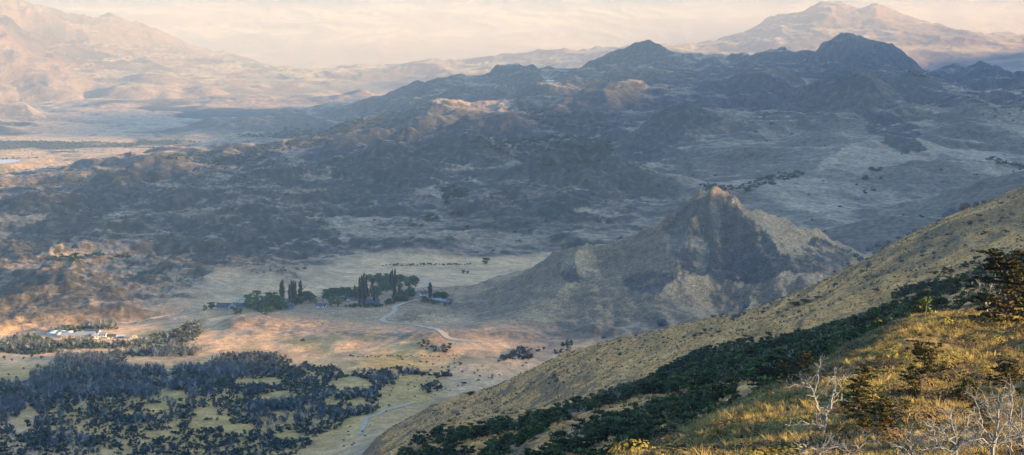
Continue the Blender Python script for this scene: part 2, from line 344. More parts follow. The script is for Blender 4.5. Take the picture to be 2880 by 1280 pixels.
def ground(X, Y):
    a = np.arctan2(X, Y); d = np.hypot(X, Y)
    fi = np.interp(a, AZ, np.arange(NA)); fj = np.interp(np.log(d), np.log(D), np.arange(ND))
    return grid_lookup(HT, np.atleast_1d(fi), np.atleast_1d(fj))
def gz(x, y): return float(ground(np.array([x]), np.array([y]))[0])
def hit(x, y, dmin=12):
    """first terrain point on the ray through pixel (x, y)"""
    v = ray(x, y); d = D[D > dmin]
    d = np.sort(np.concatenate([d, (d[1:]+d[:-1])/2]))
    z = CAM_Z+v[2]*d; g = ground(v[0]*d, v[1]*d)
    k = np.argmax(z < g)
    if not (z < g).any(): return None
    a, b = d[max(k-1, 0)], d[k]
    for _ in range(12):
        m = (a+b)/2
        if CAM_Z+v[2]*m < gz(v[0]*m, v[1]*m): b = m
        else: a = m
    return np.array([v[0]*b, v[1]*b, gz(v[0]*b, v[1]*b)])

def inside(poly, x, y):
    r = np.zeros(np.shape(x), bool); n_ = len(poly)
    for i in range(n_):
        x0, y0 = poly[i]; x1, y1 = poly[(i+1) % n_]
        if y0 == y1: continue
        c = ((y0 > y) != (y1 > y)) & (x < (x1-x0)*(y-y0)/(y1-y0)+x0); r ^= c
    return r
# ------------------------------------------------------------ terrain colour (what grows or lies there, plus form shading painted on the hills)
def col(*c): return np.array(c, np.float32)
def mix(a, b, t): return a+(b-a)*t[..., None]
nA = rows(100, 13000, lambda x, y: fbm(x/35, y/55, 4, s=81)); nB = rows(100, 13000, lambda x, y: fbm(x/230, y/300, 4, s=83)); nC = rows(100, 12500, lambda x, y: fbm(x/12, y/16, 3, s=85)); nD = rows(3000, 13000, lambda x, y: fbm(x/600, y/1400, 4, s=87))
C = np.zeros(BASE.shape+(3,), np.float32)+col(.27, .20, .135)
C = mix(C, col(.29, .225, .165), rightw)
C = mix(C, col(.25, .19, .14), sstep(.0, .5, nB)*.7)
FLO = mix(np.zeros_like(C)+col(.62, .38, .20), col(.44, .28, .16), sstep(-.1, .45, nA+.5*rows(1100, 5000, lambda x, y: fbm(x/160, y/60, 4, s=88))))
C = mix(C, FLO, floorw)
# green flush along the stream and in the wet meadow
grn = ells([(800,880,260,14),(1000,915,210,17),(640,800,110,9),(420,838,160,7),(120,905,130,14),(980,893,200,10),(740,680,110,5),(880,690,80,5),(480,815,110,8)], .5)
C = mix(C, col(.21, .19, .085), grn*sstep(-.25, .35, nA+nB*.5)*.8)
C = mix(C, col(.52, .32, .085), ells([(60,925,170,22),(550,1000,520,90),(1000,960,120,60)], .4)*.75)
# dark rock and low scrub on the steep fronts of the hills and knolls, smooth turf on their skirts; slope tones also paint in form shading
HB = BASE+H0; BX = np.zeros_like(HB); BY = np.zeros_like(HB)
BX[1:-1] = (HB[2:]-HB[:-2])/(GD[2:]-GD[:-2]); BY[:,1:-1] = (HB[:,2:]-HB[:,:-2])/((GA[:,2:]-GA[:,:-2])*GD[:,1:-1])
SLB = np.maximum(BX, -.3*BX)+.45*np.abs(BY)
PX, PY = project(GX, GY, HT)
CRAG = [[(120,545),(160,500),(230,460),(290,450),(345,458),(400,466),(440,480),(400,500),(350,500),(300,520),(240,560),(180,600),(100,640),(60,650),(0,640),(0,600),(60,570)],
 [(-80,520),(30,490),(80,482),(120,498),(90,520),(30,540)],[(60,470),(120,445),(250,440),(330,420),(430,408),(480,430),(440,450),(330,460),(200,470)],
 [(820,470),(860,395),(960,374),(1040,400),(1080,375),(1150,336),(1200,340),(1240,362),(1180,390),(1120,420),(1040,470),(1000,520),(900,540),(840,500)],
 [(560,620),(640,588),(720,560),(800,565),(790,600),(700,615),(620,640),(560,650),(480,680),(440,670),(500,630)],[(700,445),(760,412),(850,395),(840,415),(760,440)],
 [(1570,390),(1640,298),(1690,262),(1740,256),(1800,280),(1820,310),(1740,320),(1690,360),(1640,410),(1580,420)],[(1990,262),(2040,202),(2090,176),(2140,176),(2200,212),(2240,260),(2210,240),(2140,206),(2060,222),(2010,262)],
 [(2250,290),(2300,320),(2330,380),(2270,390),(2190,330),(2160,280)],[(1360,540),(1400,502),(1450,476),(1520,468),(1480,500),(1430,540),(1390,560)],
 [(-100,770),(40,710),(100,685),(150,668),(200,676),(160,700),(120,720),(60,750),(0,790),(-100,800)],[(300,700),(350,682),(420,688),(440,705),(360,715)],[(-100,810),(60,736),(200,734),(240,743),(180,770),(80,800),(60,815),(-100,820)],
 [(985,808),(1030,783),(1070,776),(1082,790),(1050,806),(1010,813)],[(380,600),(450,590),(520,560),(560,560),(520,600),(440,640),(390,640)],[(2010,140),(2080,110),(2160,100),(2230,118),(2290,150),(2310,185),(2230,160),(2120,150)]]
wxp = 26*fbm(PX/60, PY/28, 3, s=111)+10*nC; wyp = 12*fbm(PX/60, PY/28, 3, s=121)+5*nC
crag = np.zeros_like(BASE)
for p in CRAG: crag = np.maximum(crag, inside(p, PX+wxp, PY+wyp)*1.0)
crag = crag*midm*sstep(-.25, .05, nA*.6+nC*.5+SLOPE*.7)
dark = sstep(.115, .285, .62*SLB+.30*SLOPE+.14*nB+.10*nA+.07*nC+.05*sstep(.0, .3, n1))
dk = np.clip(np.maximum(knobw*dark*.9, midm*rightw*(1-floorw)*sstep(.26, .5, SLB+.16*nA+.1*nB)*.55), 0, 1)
hill = midm*(1-floorw)*(1-conew)
C = mix(C, col(.42, .31, .20), hill*(1-sstep(.05, .15, .6*SLOPE+.5*SLB+.10*nA))*.7)
form_shade = sstep(-.04, .26, .85*BX+.55*BY+.16*(.5*SX+.5*SY2)+.07*nA-.02*nC)        # painted form shading
C = mix(C, col(.44, .33, .22), hill*(1-sstep(-.22, -.03, BY-.3*BX+.05*nA))*.6)  # right-facing slopes paled, painting in their lighter side
C = mix(C, col(.105, .085, .068), hill*form_shade*(.85-.12*rightw))  # shaded-side tone painted over the hills
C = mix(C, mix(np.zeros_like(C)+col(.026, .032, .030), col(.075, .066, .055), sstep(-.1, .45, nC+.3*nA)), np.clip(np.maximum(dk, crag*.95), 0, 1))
# dark woodland in the hollows
wood = sstep(.10, .30, nB+.35*nA+.10-.9*sstep(.1, .35, SLOPE))*midm*(1-floorw)*sstep(3000, 4200, GD)*(1-.75*rightw)*sstep(600, 900, U)*.9
wood2 = sstep(.1, .25, nD+.3*nB)*sstep(3600, 5200, GD)*(1-sstep(9000, 12000, GD))*(1-sstep(700, 1100, U))*(1-sstep(.15, .4, SLOPE))
C = mix(C, col(.022, .036, .026), np.clip(np.maximum(wood*.7, wood2*.9), 0, 1))
# tawny near hillside
TAN = mix(np.zeros_like(C)+col(.58, .31, .11), col(.32, .185, .075), sstep(-.15, .35, nC*.8+nA*.5))
TAN = mix(TAN, col(.60, .34, .14), sstep(.05, .4, rows(140, 1500, lambda x, y: fbm(x/50, y/90, 3, s=91)))*.8*(1-sstep(700, 1000, GD)))
TAN = mix(TAN, col(.13, .10, .065), sstep(.10, .45, nB+.4*nA+.2*nC)*.65)
TAN = mix(TAN, col(.09, .08, .06), sstep(.50, .75, SLOPE+.3*nC)*.7)
C = mix(C, TAN, near)
FOR = mix(np.zeros_like(C)+col(.18, .135, .06), col(.105, .08, .042), sstep(-.2, .3, rows(3, 220, lambda x, y: fbm(x/2.5, y/3.5, 3, s=93))))
FOR = mix(FOR, col(.16, .14, .035), sstep(.1, .4, rows(3, 220, lambda x, y: fbm(x/3.5, y/4, 3, s=95))))
C = mix(C, FOR, fore)
# cone hill: grey-brown turf, dark crags, pale greenish scree
cs = sstep(.35, .62, SLOPE+.18*nC+.25*(conegul-.4))
CON = mix(np.zeros_like(C)+col(.36, .235, .13), col(.44, .29, .155), sstep(0, .3, nA))
cw = np.zeros_like(BASE)
for p in [[(1735,500),(1790,492),(1850,515),(1900,560),(1950,610),(1985,680),(1900,715),(1800,700),(1740,690),(1690,640),(1675,570)],[(1950,650),(2050,600),(2110,618),(2150,640),(2120,680),(2000,690)],[(1400,690),(1440,670),(1500,690),(1470,715),(1420,712)],[(1560,700),(1640,680),(1700,700),(1650,740),(1580,730)]]:
    cw = np.maximum(cw, inside(p, PX+wxp*.6, PY+wyp*.8)*1.0)
cw = cw*sstep(-.35, .0, nC*.6+nA*.3+.5*(conegul-.3))
CON = mix(CON, col(.15, .115, .08), sstep(-.02, .35, .6*BX+.7*BY+.2*SY2+.08*nA+.3*(conegul-.45))*.8)  # shade painted on the cone's front and left-facing sides
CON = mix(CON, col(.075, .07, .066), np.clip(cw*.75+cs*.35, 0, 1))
CON = mix(CON, col(.50, .32, .17), (1-sstep(-.30, -.06, BY+.06*nC))*(1-cw)*.85)  # right flank painted paler, as the lit side
px, py = P(1760,600,2080)[:2]
scree = np.zeros_like(BASE); screen_n = rows(1700, 2600, lambda x, y: fbm(x/9, y/28, 3, s=97))
for (x, y, d, rx, ry) in [(1700,600,2050,10,40),(1765,640,2040,6,50),(1800,575,2090,5,26),(1930,640,2070,6,25),(1440,650,2080,13,18),(1480,668,2060,10,14),(2060,615,2150,9,16)]:
    q = P(x, y, d); scree = np.maximum(scree, 1-sstep(.6, 1.0, np.hypot((GX-q[0])/rx, (GY-q[1])/ry)+1.3*screen_n+.25*(conegul-.4)))
CON = mix(CON, col(.40, .37, .29), scree*.16)
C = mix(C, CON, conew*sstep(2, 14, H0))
# far plain and far slopes
PLN = mix(np.zeros_like(C)+col(.46, .33, .14), col(.16, .14, .09), sstep(-.05, .35, rows(9000, 1e6, lambda x, y: fbm(x/500, y/1500, 4, s=99))))
C = mix(C, PLN, sstep(9500, 11500, GD)*(1-sstep(.08, .3, SLOPE)))
MTN = mix(np.zeros_like(C)+col(.15, .095, .055), col(.06, .05, .038), sstep(-.25, .25, rows(9000, 1e6, lambda x, y: fbm(x/500, y/800, 5, .6, s=101))))
C = mix(C, MTN, np.clip(farw*sstep(.08, .3, SLOPE), 0, 1))
C = C*(1+.16*np.clip(nC, -1, 1))[..., None]
C = np.clip(C*col(1.04, .97, .87), .008, .8)

# ------------------------------------------------------------ building helpers
def new_mat(name): 
    m = bpy.data.materials.new(name); m.use_nodes = True
    return m, m.node_tree.nodes, m.node_tree.links, m.node_tree.nodes['Principled BSDF']
def att_mat(name, rough=.95, scales=((.25, .35),), bump=0.0, bscale=1.0, objvar=0.0, spec=.15):
    """base colour from the mesh's own 'Col' attribute broken up by noise in object space"""
    m, n, l, b = new_mat(name)
    a = n.new('ShaderNodeAttribute'); a.attribute_name = 'Col'
    tc = n.new('ShaderNodeTexCoord'); prev = a.outputs['Color']
    for sc_, amt in scales:
        t = n.new('ShaderNodeTexNoise'); t.inputs['Scale'].default_value = sc_; t.inputs['Detail'].default_value = 5; t.inputs['Roughness'].default_value = .65
        l.new(tc.outputs['Object'], t.inputs['Vector'])
        mr = n.new('ShaderNodeMapRange'); mr.inputs[1].default_value = .3; mr.inputs[2].default_value = .7
        mr.inputs[3].default_value = 1-amt; mr.inputs[4].default_value = 1+amt
        l.new(t.outputs['Fac'], mr.inputs[0])
        mx = n.new('ShaderNodeVectorMath'); mx.operation = 'SCALE'; l.new(prev, mx.inputs[0]); l.new(mr.outputs[0], mx.inputs['Scale']); prev = mx.outputs[0]
    if objvar:
        oi = n.new('ShaderNodeObjectInfo'); mr = n.new('ShaderNodeMapRange'); mr.inputs[3].default_value = 1-objvar; mr.inputs[4].default_value = 1+objvar
        l.new(oi.outputs['Random'], mr.inputs[0]); mx = n.new('ShaderNodeVectorMath'); mx.operation = 'SCALE'; l.new(prev, mx.inputs[0]); l.new(mr.outputs[0], mx.inputs['Scale']); prev = mx.outputs[0]
    l.new(prev, b.inputs['Base Color']); b.inputs['Roughness'].default_value = rough; b.inputs['Specular IOR Level'].default_value = spec
    if bump:
        t = n.new('ShaderNodeTexNoise'); t.inputs['Scale'].default_value = bscale; t.inputs['Detail'].default_value = 6; t.inputs['Roughness'].default_value = .6
        l.new(tc.outputs['Object'], t.inputs['Vector']); bp = n.new('ShaderNodeBump'); bp.inputs['Strength'].default_value = 1; bp.inputs['Distance'].default_value = bump
        l.new(t.outputs['Fac'], bp.inputs['Height']); l.new(bp.outputs[0], b.inputs['Normal'])
    return m
def make_mesh(name, V, F, Cc=None, smooth=False, mats=None, mi=None):
    """V (n,3), F list of arrays (m,3) or (m,4); Cc per-vertex colour"""
    me = bpy.data.meshes.new(name)
    F = [np.asarray(f) for f in F if len(f)]
    lv = np.concatenate([f.ravel() for f in F]).astype(np.int32)
    tot = np.concatenate([np.full(len(f), f.shape[1]) for f in F]).astype(np.int32)
    me.vertices.add(len(V)); me.vertices.foreach_set('co', np.asarray(V, np.float32).ravel())
    me.loops.add(len(lv)); me.loops.foreach_set('vertex_index', lv)
    me.polygons.add(len(tot)); me.polygons.foreach_set('loop_start', np.concatenate([[0], np.cumsum(tot)[:-1]]).astype(np.int32))
    me.polygons.foreach_set('loop_total', tot)
    if mats:
        for m in mats: me.materials.append(m)
    if mi is not None: me.polygons.foreach_set('material_index', np.asarray(mi, np.int32))
    me.update(calc_edges=True)
    me.polygons.foreach_set('use_smooth', np.full(len(tot), bool(smooth)))
    if Cc is not None:
        at = me.color_attributes.new('Col', 'FLOAT_COLOR', 'POINT')
        cc = np.ones((len(V), 4), np.float32); cc[:,:3] = Cc; at.data.foreach_set('color', cc.ravel())
    return me
def link(name, me, parent=None, loc=None):
    o = bpy.data.objects.new(name, me); SC.collection.objects.link(o)
    if parent is not None: o.parent = parent
    if loc is not None: o.location = loc
    return o
def tag(o, label=None, cat=None, group=None, kind=None):
    if label: o['label'] = label
    if cat: o['category'] = cat
    if group: o['group'] = group
    if kind: o['kind'] = kind
    return o

# ------------------------------------------------------------ terrain objects
m_fore = att_mat('turf_foreground', scales=((6, .3), (1.3, .3)), bump=.12, bscale=5)
m_near = att_mat('tussock_hillside', scales=((1.3, .8), (.3, .35), (.06, .2)), bump=1.2, bscale=.9)
m_val = att_mat('valley_grass', scales=((.5, .35), (.12, .25), (.03, .15)), bump=1.2, bscale=.2)
m_hill = att_mat('rocky_hill', scales=((.16, .45), (.04, .2)), bump=5, bscale=.06)
m_cone = att_mat('cone_hill_turf', scales=((.6, .55), (.15, .35)), bump=2.2, bscale=.3)
m_far = att_mat('far_slope', scales=((.012, .2), (.003, .1)), bump=40, bscale=.006)
REG = np.full(BASE.shape, 3)
REG[GD > 9700] = 5
REG[(GD > 9700) & (U < 1200) & (GD < 16500) & (H0 > 25)] = 6
REG[(GD > 11000) & (U > 1300) & (GD < 17000) & (H0 > 30)] = 7
REG[(GD > 16500) & (wall > .02)] = 8
REG[(GD < 2700) & (floorw > .3)] = 2
REG[(conew > .5) & (H0 > 4)] = 4
REG[near > .5] = 1
REG[GD < 205] = 0
NAMES = {0:('foreground_slope', m_fore), 1:('hillside', m_near), 2:('valley_floor', m_val), 3:('rocky_hills', m_hill), 4:('cone_hill', m_cone),
         5:('far_plain', m_far), 6:('left_mountain', m_far), 7:('right_mountain', m_far), 8:('mountain_range', m_far)}
VALL = np.stack([GX, GY, HT], -1).reshape(-1, 3); CALL = C.reshape(-1, 3)
idx = np.arange(ND*NA).reshape(ND, NA)
QA = np.stack([idx[:-1,:-1], idx[:-1,1:], idx[1:,1:], idx[1:,:-1]], -1).reshape(-1, 4)
QR = REG[:-1,:-1].ravel()
for k, (nm, mt) in NAMES.items():
    q = QA[QR == k]
    if not len(q): continue
    used, inv = np.unique(q, return_inverse=True)
    me = make_mesh(nm, VALL[used], [inv.reshape(-1, 4)], CALL[used], True, [mt])
    tag(link(nm, me), kind='structure')
gx_, gy_ = np.meshgrid(np.arange(XR-1150, XR+1151, 46), np.arange(-4200, 12500, 42.))
hs_ = np.maximum(crest_at(gy_)+16*fbm(gy_/700, gy_*0+.5, 3), -40)*np.exp(-(np.abs(gx_-XR)/600)**1.5)
hs_ = hs_+(.16*hs_)*(ridged(gx_/500, gy_/900, 4, s=131)-.5)*sstep(60, 400, np.abs(gx_-XR))-12
ns_, ms_ = gx_.shape; i_ = np.arange(ns_*ms_).reshape(ns_, ms_)
tag(link('sun_block_ridge', make_mesh('sun_block_ridge', np.stack([gx_, gy_, hs_], -1).reshape(-1, 3), [np.stack([i_[:-1,:-1], i_[:-1,1:], i_[1:,1:], i_[1:,:-1]], -1).reshape(-1, 4)], np.tile(col(.16,.13,.09), (ns_*ms_, 1)), True, [m_far])), kind='structure')  # unseen ridge, added to shade the valley
print('terrain', len(QA))
# ------------------------------------------------------------ plant material and generators
m_leaf = att_mat('foliage', rough=.8, scales=((1.5, .25),), objvar=.22, spec=.1)
m_leaf_near = att_mat('foliage_near', rough=.7, scales=((9, .3),), objvar=.12, spec=.15)
m_bark = att_mat('bark', rough=.9, scales=((7, .3),), bump=.01, bscale=30)
m_bare = att_mat('bare_twigs', rough=.9, scales=((.8, .2),), objvar=.15)
m_grass = att_mat('dry_grass', rough=.85, scales=((.7, .3),), spec=.1)

def leaves(r, clusters, size, base, var=.35, tip=None, flat=.5, quad=True):
    """small leaf faces spread through ellipsoid clusters: (centre, radii, count)"""
    Cn, Pn = [], []
    for c, rad, k in clusters:
        p = r.normal(size=(k, 3)); p /= np.linalg.norm(p, axis=1)[:, None]+1e-9
        p *= (r.random(k)**.45)[:, None]
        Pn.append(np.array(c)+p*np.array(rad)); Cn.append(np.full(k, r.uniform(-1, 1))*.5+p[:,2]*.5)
    p = np.concatenate(Pn); h = np.concatenate(Cn); k = len(p)
    a = r.normal(size=(k, 3)); a[:,2] *= flat; a /= np.linalg.norm(a, axis=1)[:, None]
    b = r.normal(size=(k, 3)); b[:,2] *= flat; b -= (a*b).sum(1)[:, None]*a; b /= np.linalg.norm(b, axis=1)[:, None]+1e-9
    s = size*r.uniform(.6, 1.4, k)[:, None]
    if quad:
        V = np.stack([p-a*s, p-b*s*.55, p+a*s, p+b*s*.55], 1).reshape(-1, 3); m = 4
    else:
        V = np.stack([p-a*s*.8-b*s*.5, p+a*s, p-a*s*.4+b*s*.8], 1).reshape(-1, 3); m = 3
    F = np.arange(k*m).reshape(-1, m)
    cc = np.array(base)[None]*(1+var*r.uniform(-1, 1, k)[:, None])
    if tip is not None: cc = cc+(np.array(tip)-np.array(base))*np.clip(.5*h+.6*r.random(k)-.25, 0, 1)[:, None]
    return V, F, np.repeat(np.clip(cc, .005, .9), m, 0)
def tubes(lines, sides=4):
    """lines: (points (n,3), radii (n)) joined into one tapered-tube mesh"""
    Vs, Fs, off = [], [], 0
    for pts, rad in lines:
        pts = np.asarray(pts, float); n_ = len(pts)
        t = np.gradient(pts, axis=0); t /= np.linalg.norm(t, axis=1)[:, None]+1e-9
        up = np.where(np.abs(t[:,2:3]) > .9, np.array([[1., 0, 0]]), np.array([[0, 0, 1.]]))
        a = np.cross(t, up); a /= np.linalg.norm(a, axis=1)[:, None]+1e-9; b = np.cross(t, a)
        th = np.arange(sides)*2*math.pi/sides
        ring = pts[:,None]+np.asarray(rad)[:,None,None]*(a[:,None]*np.cos(th)[None,:,None]+b[:,None]*np.sin(th)[None,:,None])
        Vs.append(ring.reshape(-1, 3))
        i = np.arange(n_-1)[:,None]*sides+np.arange(sides)[None]; j = np.arange(n_-1)[:,None]*sides+(np.arange(sides)[None]+1)%sides
        Fs.append(np.stack([i, j, j+sides, i+sides], -1).reshape(-1, 4)+off); off += n_*sides
    return np.concatenate(Vs), np.concatenate(Fs)
def grow(r, p, d, ln, rad, depth, out, spread=.7, up=.15, kids=(2, 4), bend=.25, shrink=.62, seg=4):
    """crooked branching limbs"""
    pts = [np.array(p, float)]; rr = [rad]; d = np.array(d, float); d /= np.linalg.norm(d)
    for k in range(seg):
        d = d+r.normal(size=3)*bend+np.array([0, 0, up*.3]); d /= np.linalg.norm(d)
        pts.append(pts[-1]+d*ln/seg); rr.append(rad*(1-.55*(k+1)/seg))
    out.append((np.array(pts), np.array(rr)))
    if depth == 0: return
    for _ in range(r.integers(kids[0], kids[1]+1)):
        k = r.integers(1, seg+1); q = pts[k]
        nd = d+r.normal(size=3)*spread; nd[2] += up
        grow(r, q, nd, ln*shrink*r.uniform(.7, 1.2), rr[k]*.68, depth-1, out, spread, up, kids, bend, shrink, seg)

def place_copy(src, loc, rz, sc, label=None, group=None, cat=None):
    """copy a thing with its parts and sub-parts (shared mesh data)"""
    def rec(o, par):
        c = o.copy(); SC.collection.objects.link(c)
        if par is not None: c.parent = par
        for ch in KIDS.get(o.name, []): rec(ch, c)
        return c
    c = rec(src, None); c.location = loc; c.rotation_euler = (0, 0, rz); c.scale = sc if hasattr(sc, '__len__') else (sc, sc, sc)
    if label: c['label'] = label
    if group: c['group'] = group
    if cat: c['category'] = cat
    return c
KIDS = {}
def plant(name, parts, loc=(0,0,0), rz=0, sc=1, label=None, cat=None, group=None):
    """a thing made of named parts: (part name, V, [faces], colours, material)"""
    root = bpy.data.objects.new(name, None); SC.collection.objects.link(root); root.empty_display_size = .3
    root.location = loc; root.rotation_euler = (0, 0, rz); root.scale = (sc, sc, sc); tag(root, label, cat, group)
    KIDS[root.name] = [link(pn, make_mesh(pn, V, F, Cc, False, [m]), root) for pn, V, F, Cc, m in parts]
    return root
def move(o, loc, rz, sc):
    o.location = loc; o.rotation_euler = (0, 0, rz); o.scale = (sc, sc, sc) if not hasattr(sc, '__len__') else sc
def merge(protos, XYZ, sc, rz, pick, tint):
    """many copies of small proto meshes as plain arrays"""
    Vs, Fs, Cs, off = [], {3: [], 4: []}, [], 0
    for k, (V, F, Cc) in enumerate(protos):
        m = np.where(pick == k)[0]
        if not len(m): continue
        c, s = np.cos(rz[m])[:,None], np.sin(rz[m])[:,None]; S = sc[m]; S = S if S.ndim == 2 else np.stack([S]*3, 1)
        x = V[None,:,0]*S[:,0:1]; y = V[None,:,1]*S[:,1:2]
        W_ = np.stack([x*c-y*s, x*s+y*c, V[None,:,2]*S[:,2:3]*np.ones_like(x)], -1)+XYZ[m][:,None]
        Vs.append(W_.reshape(-1, 3)); Cs.append((Cc[None]*tint[m][:,None,:]).reshape(-1, 3)); nv = len(V)
        for f in F:
            Fs[f.shape[1]].append((f[None]+(np.arange(len(m))*nv)[:,None,None]).reshape(-1, f.shape[1])+off)
        off += nv*len(m)
    return np.concatenate(Vs), [np.concatenate(v) for v in Fs.values() if v], np.concatenate(Cs)
def sample(nn, d0, d1, u0, u1, r):
    """even scatter over a sector of the ground -> X, Y, Z and the pixels they fall on"""
    d = np.sqrt(r.uniform(d0*d0, d1*d1, nn)); a = r.uniform(az_of(u0), az_of(u1), nn)
    X, Y = d*np.sin(a), d*np.cos(a); Z = ground(X, Y); px, py = project(X, Y, Z)
    return X, Y, Z, px, py
def cat3(*parts):
    """join (V, F, C) parts into one proto"""
    V = np.concatenate([p[0] for p in parts]); Cc = np.concatenate([p[2] for p in parts]); F = []; o = 0
    for p in parts:
        for f in (p[1] if isinstance(p[1], list) else [p[1]]): F.append(f+o)
        o += len(p[0])
    return V, F, Cc
def flatc(V, c): return np.tile(np.array(c, float), (len(V), 1))

# ------------------------------------------------------------ roads
m_road, n_, l_, b_ = new_mat('pale_gravel')
t_ = n_.new('ShaderNodeTexNoise'); t_.inputs['Scale'].default_value = .4; t_.inputs['Detail'].default_value = 4
r_ = n_.new('ShaderNodeValToRGB'); r_.color_ramp.elements[0].color = (.38,.27,.17,1); r_.color_ramp.elements[1].color = (.52,.39,.26,1)
tc_ = n_.new('ShaderNodeTexCoord'); l_.new(tc_.outputs['Object'], t_.inputs['Vector']); l_.new(t_.outputs['Fac'], r_.inputs[0]); l_.new(r_.outputs[0], b_.inputs['Base Color']); b_.inputs['Roughness'].default_value = .95
def road(name, pix, width):
    pts = [hit(*p) for p in pix]; pts = np.array([p for p in pts if p is not None])
    for _ in range(2):                                       # round the corners
        q = pts[:-1]*.75+pts[1:]*.25; w_ = pts[:-1]*.25+pts[1:]*.75
        pts = np.concatenate([pts[:1], np.stack([q, w_], 1).reshape(-1, 3), pts[-1:]])
    seg = np.hypot(*(pts[1:,:2]-pts[:-1,:2]).T); s = np.concatenate([[0], np.cumsum(seg)])
    t = np.arange(0, s[-1], 2.5); x = np.interp(t, s, pts[:,0]); y = np.interp(t, s, pts[:,1])
    tx, ty = np.gradient(x), np.gradient(y); l = np.hypot(tx, ty); nx, ny = -ty/l, tx/l
    rowsV = []
    for k in (-1, -.5, 0, .5, 1):
        xx = x+nx*k*width/2; yy = y+ny*k*width/2; rowsV.append(np.stack([xx, yy, ground(xx, yy)+.32], -1))
    V = np.stack(rowsV, 1); n0 = len(t); V = V.reshape(-1, 3)
    i = (np.arange(n0-1)[:,None]*5+np.arange(4)[None]).ravel()
    tag(link(name, make_mesh(name, V, [np.stack([i, i+5, i+6, i+1], -1)], None, True, [m_road])), kind='structure')
road('gravel_road', [(1052,755),(1027,760),(1006,766),(989,773),(996,780),(988,787),(972,797),(961,804),(965,809.5),(980,814),(1006,815),(1034,817),(1060,821),(1091,827),(1114,843),(1136,854),(1185,861),(1225,861)], 5.0)
road('gravel_road', [(1000,742),(1036,731),(1055,724),(1073,714),(1081,707.6),(1073,703.5),(1050,702)], 4.5)
road('gravel_road', [(905,1094),(909,1085),(919,1066),(917,1056),(930,1050),(949,1045),(964,1034),(1009,1023),(1042,1013)], 3.6)
road('gravel_road', [(157,829),(225,822),(300,813),(412,796),(491,783),(540,780)], 3.6)
road('gravel_road', [(604,760),(588,756),(600,750),(640,746),(690,742)], 4.0)
road('dirt_track', [(790,776),(837,774),(893,777),(949,778),(975,776)], 2.6)

# ------------------------------------------------------------ water
m_wat, n_, l_, b_ = new_mat('still_water')
b_.inputs['Base Color'].default_value = (.30,.36,.42,1); b_.inputs['Roughness'].default_value = .12; b_.inputs['Specular IOR Level'].default_value = 1.0
def pond(name, x, d, hw, hd, z, r):
    a = az_of(x); cx, cy = d*math.sin(a), d*math.cos(a); th = np.linspace(0, 2*math.pi, 48, endpoint=False)
    rr = 1+.12*np.array([perlin(np.array([math.cos(t)*1.7+r]), np.array([math.sin(t)*1.7]))[0] for t in th])
    V = np.stack([cx+hw*rr*np.cos(th), cy+hd*rr*np.sin(th), np.full(48, z)], -1); V = np.concatenate([V, [[cx, cy, z]]])
    F = np.stack([np.arange(48), (np.arange(48)+1) % 48, np.full(48, 48)], -1)
    tag(link(name, make_mesh(name, V, [F], None, False, [m_wat])), kind='structure')
for k, (nm, x, d, hw, hd, z) in enumerate(PONDS): pond(nm, x, d, hw, hd, z+.6, k*3)

# ------------------------------------------------------------ valley wood: dark evergreen scrub and grey leafless trees
r = np.random.default_rng(21)
def bush_proto(r, base, tip, h=1.0, n1=5, per=14, size=.17):
    cl = [((r.uniform(-.32,.32), r.uniform(-.32,.32), r.uniform(.25,.8)*h), (.30,.30,.22*h), per) for _ in range(n1)]
    return leaves(r, cl, size, base, .35, tip, quad=False)
def bare_proto(r, c, n1=16, h=1.0, w=.02, wide=.32):
    ls = []
    for _ in range(n1):
        b0 = np.array([r.normal()*.06, r.normal()*.06, r.uniform(0, .3)*h]); e = np.array([r.normal()*wide, r.normal()*wide, r.uniform(.55, 1.05)*h])
        m = (b0+e)/2+r.normal(size=3)*.06; ls.append((np.array([b0, m, e]), np.array([w, w*.8, w*.3])))
    V, F = tubes(ls, 3); return V, [F], flatc(V, c)
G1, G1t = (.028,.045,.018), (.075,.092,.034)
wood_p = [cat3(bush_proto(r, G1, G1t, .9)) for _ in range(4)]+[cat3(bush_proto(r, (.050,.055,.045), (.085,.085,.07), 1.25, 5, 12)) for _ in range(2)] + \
         [cat3(bare_proto(r, (.10,.115,.12), 18), bush_proto(r, (.025,.04,.035), (.05,.065,.055), 1.0, 3, 7, .1)) for _ in range(3)]+[bare_proto(r, (.26,.25,.245), 12, 1.0, .016)]
WOOD = [[(-300,856),(0,862),(80,848),(190,858),(330,866),(390,850),(440,828),(505,812),(515,830),(490,856),(400,880),(330,880),(250,876),(120,892),(0,888),(-300,900)],
        [(110,835),(185,828),(200,835),(120,842)],[(205,828),(235,821),(290,820),(285,829),(215,832)],[(-300,900),(-40,900),(-300,925)],
        [(-300,975),(40,968),(120,930),(140,900),(250,893),(330,885),(390,868),(480,872),(512,886),(480,896),(380,902),(320,908),(300,922),(420,938),(520,915),(580,890),(700,895),(735,925),(830,920),(850,935),(880,945),(960,930),(1010,950),(985,968),(950,985),(955,1030),(900,1050),(850,1075),(790,1100),(740,1145),(700,1240),(-300,1240)],
        [(985,930),(1080,938),(1090,945),(1010,944)],[(1060,865),(1130,875),(1140,888),(1100,892),(1065,872)],[(1255,902),(1290,890),(1350,896),(1330,904),(1270,910)],
        [(1290,888),(1350,874),(1380,880),(1340,890)],[(1395,890),(1440,880),(1430,892)],[(1055,975),(1110,962),(1125,970),(1085,983)],[(1080,944),(1130,938),(1135,946),(1100,957)],[(1390,878),(1430,862),(1450,866),(1420,878)]]
CLEAR = [(390,908,75,9),(650,962,48,9),(880,966,46,12),(435,1000,34,8),(392,1030,30,8),(530,1070,46,9),(600,1080,38,11),(715,1045,36,7),(395,1095,36,7),(705,998,38,6),(560,1052,20,6),(340,1045,26,5),(735,1100,28,8),(230,1095,20,4)]
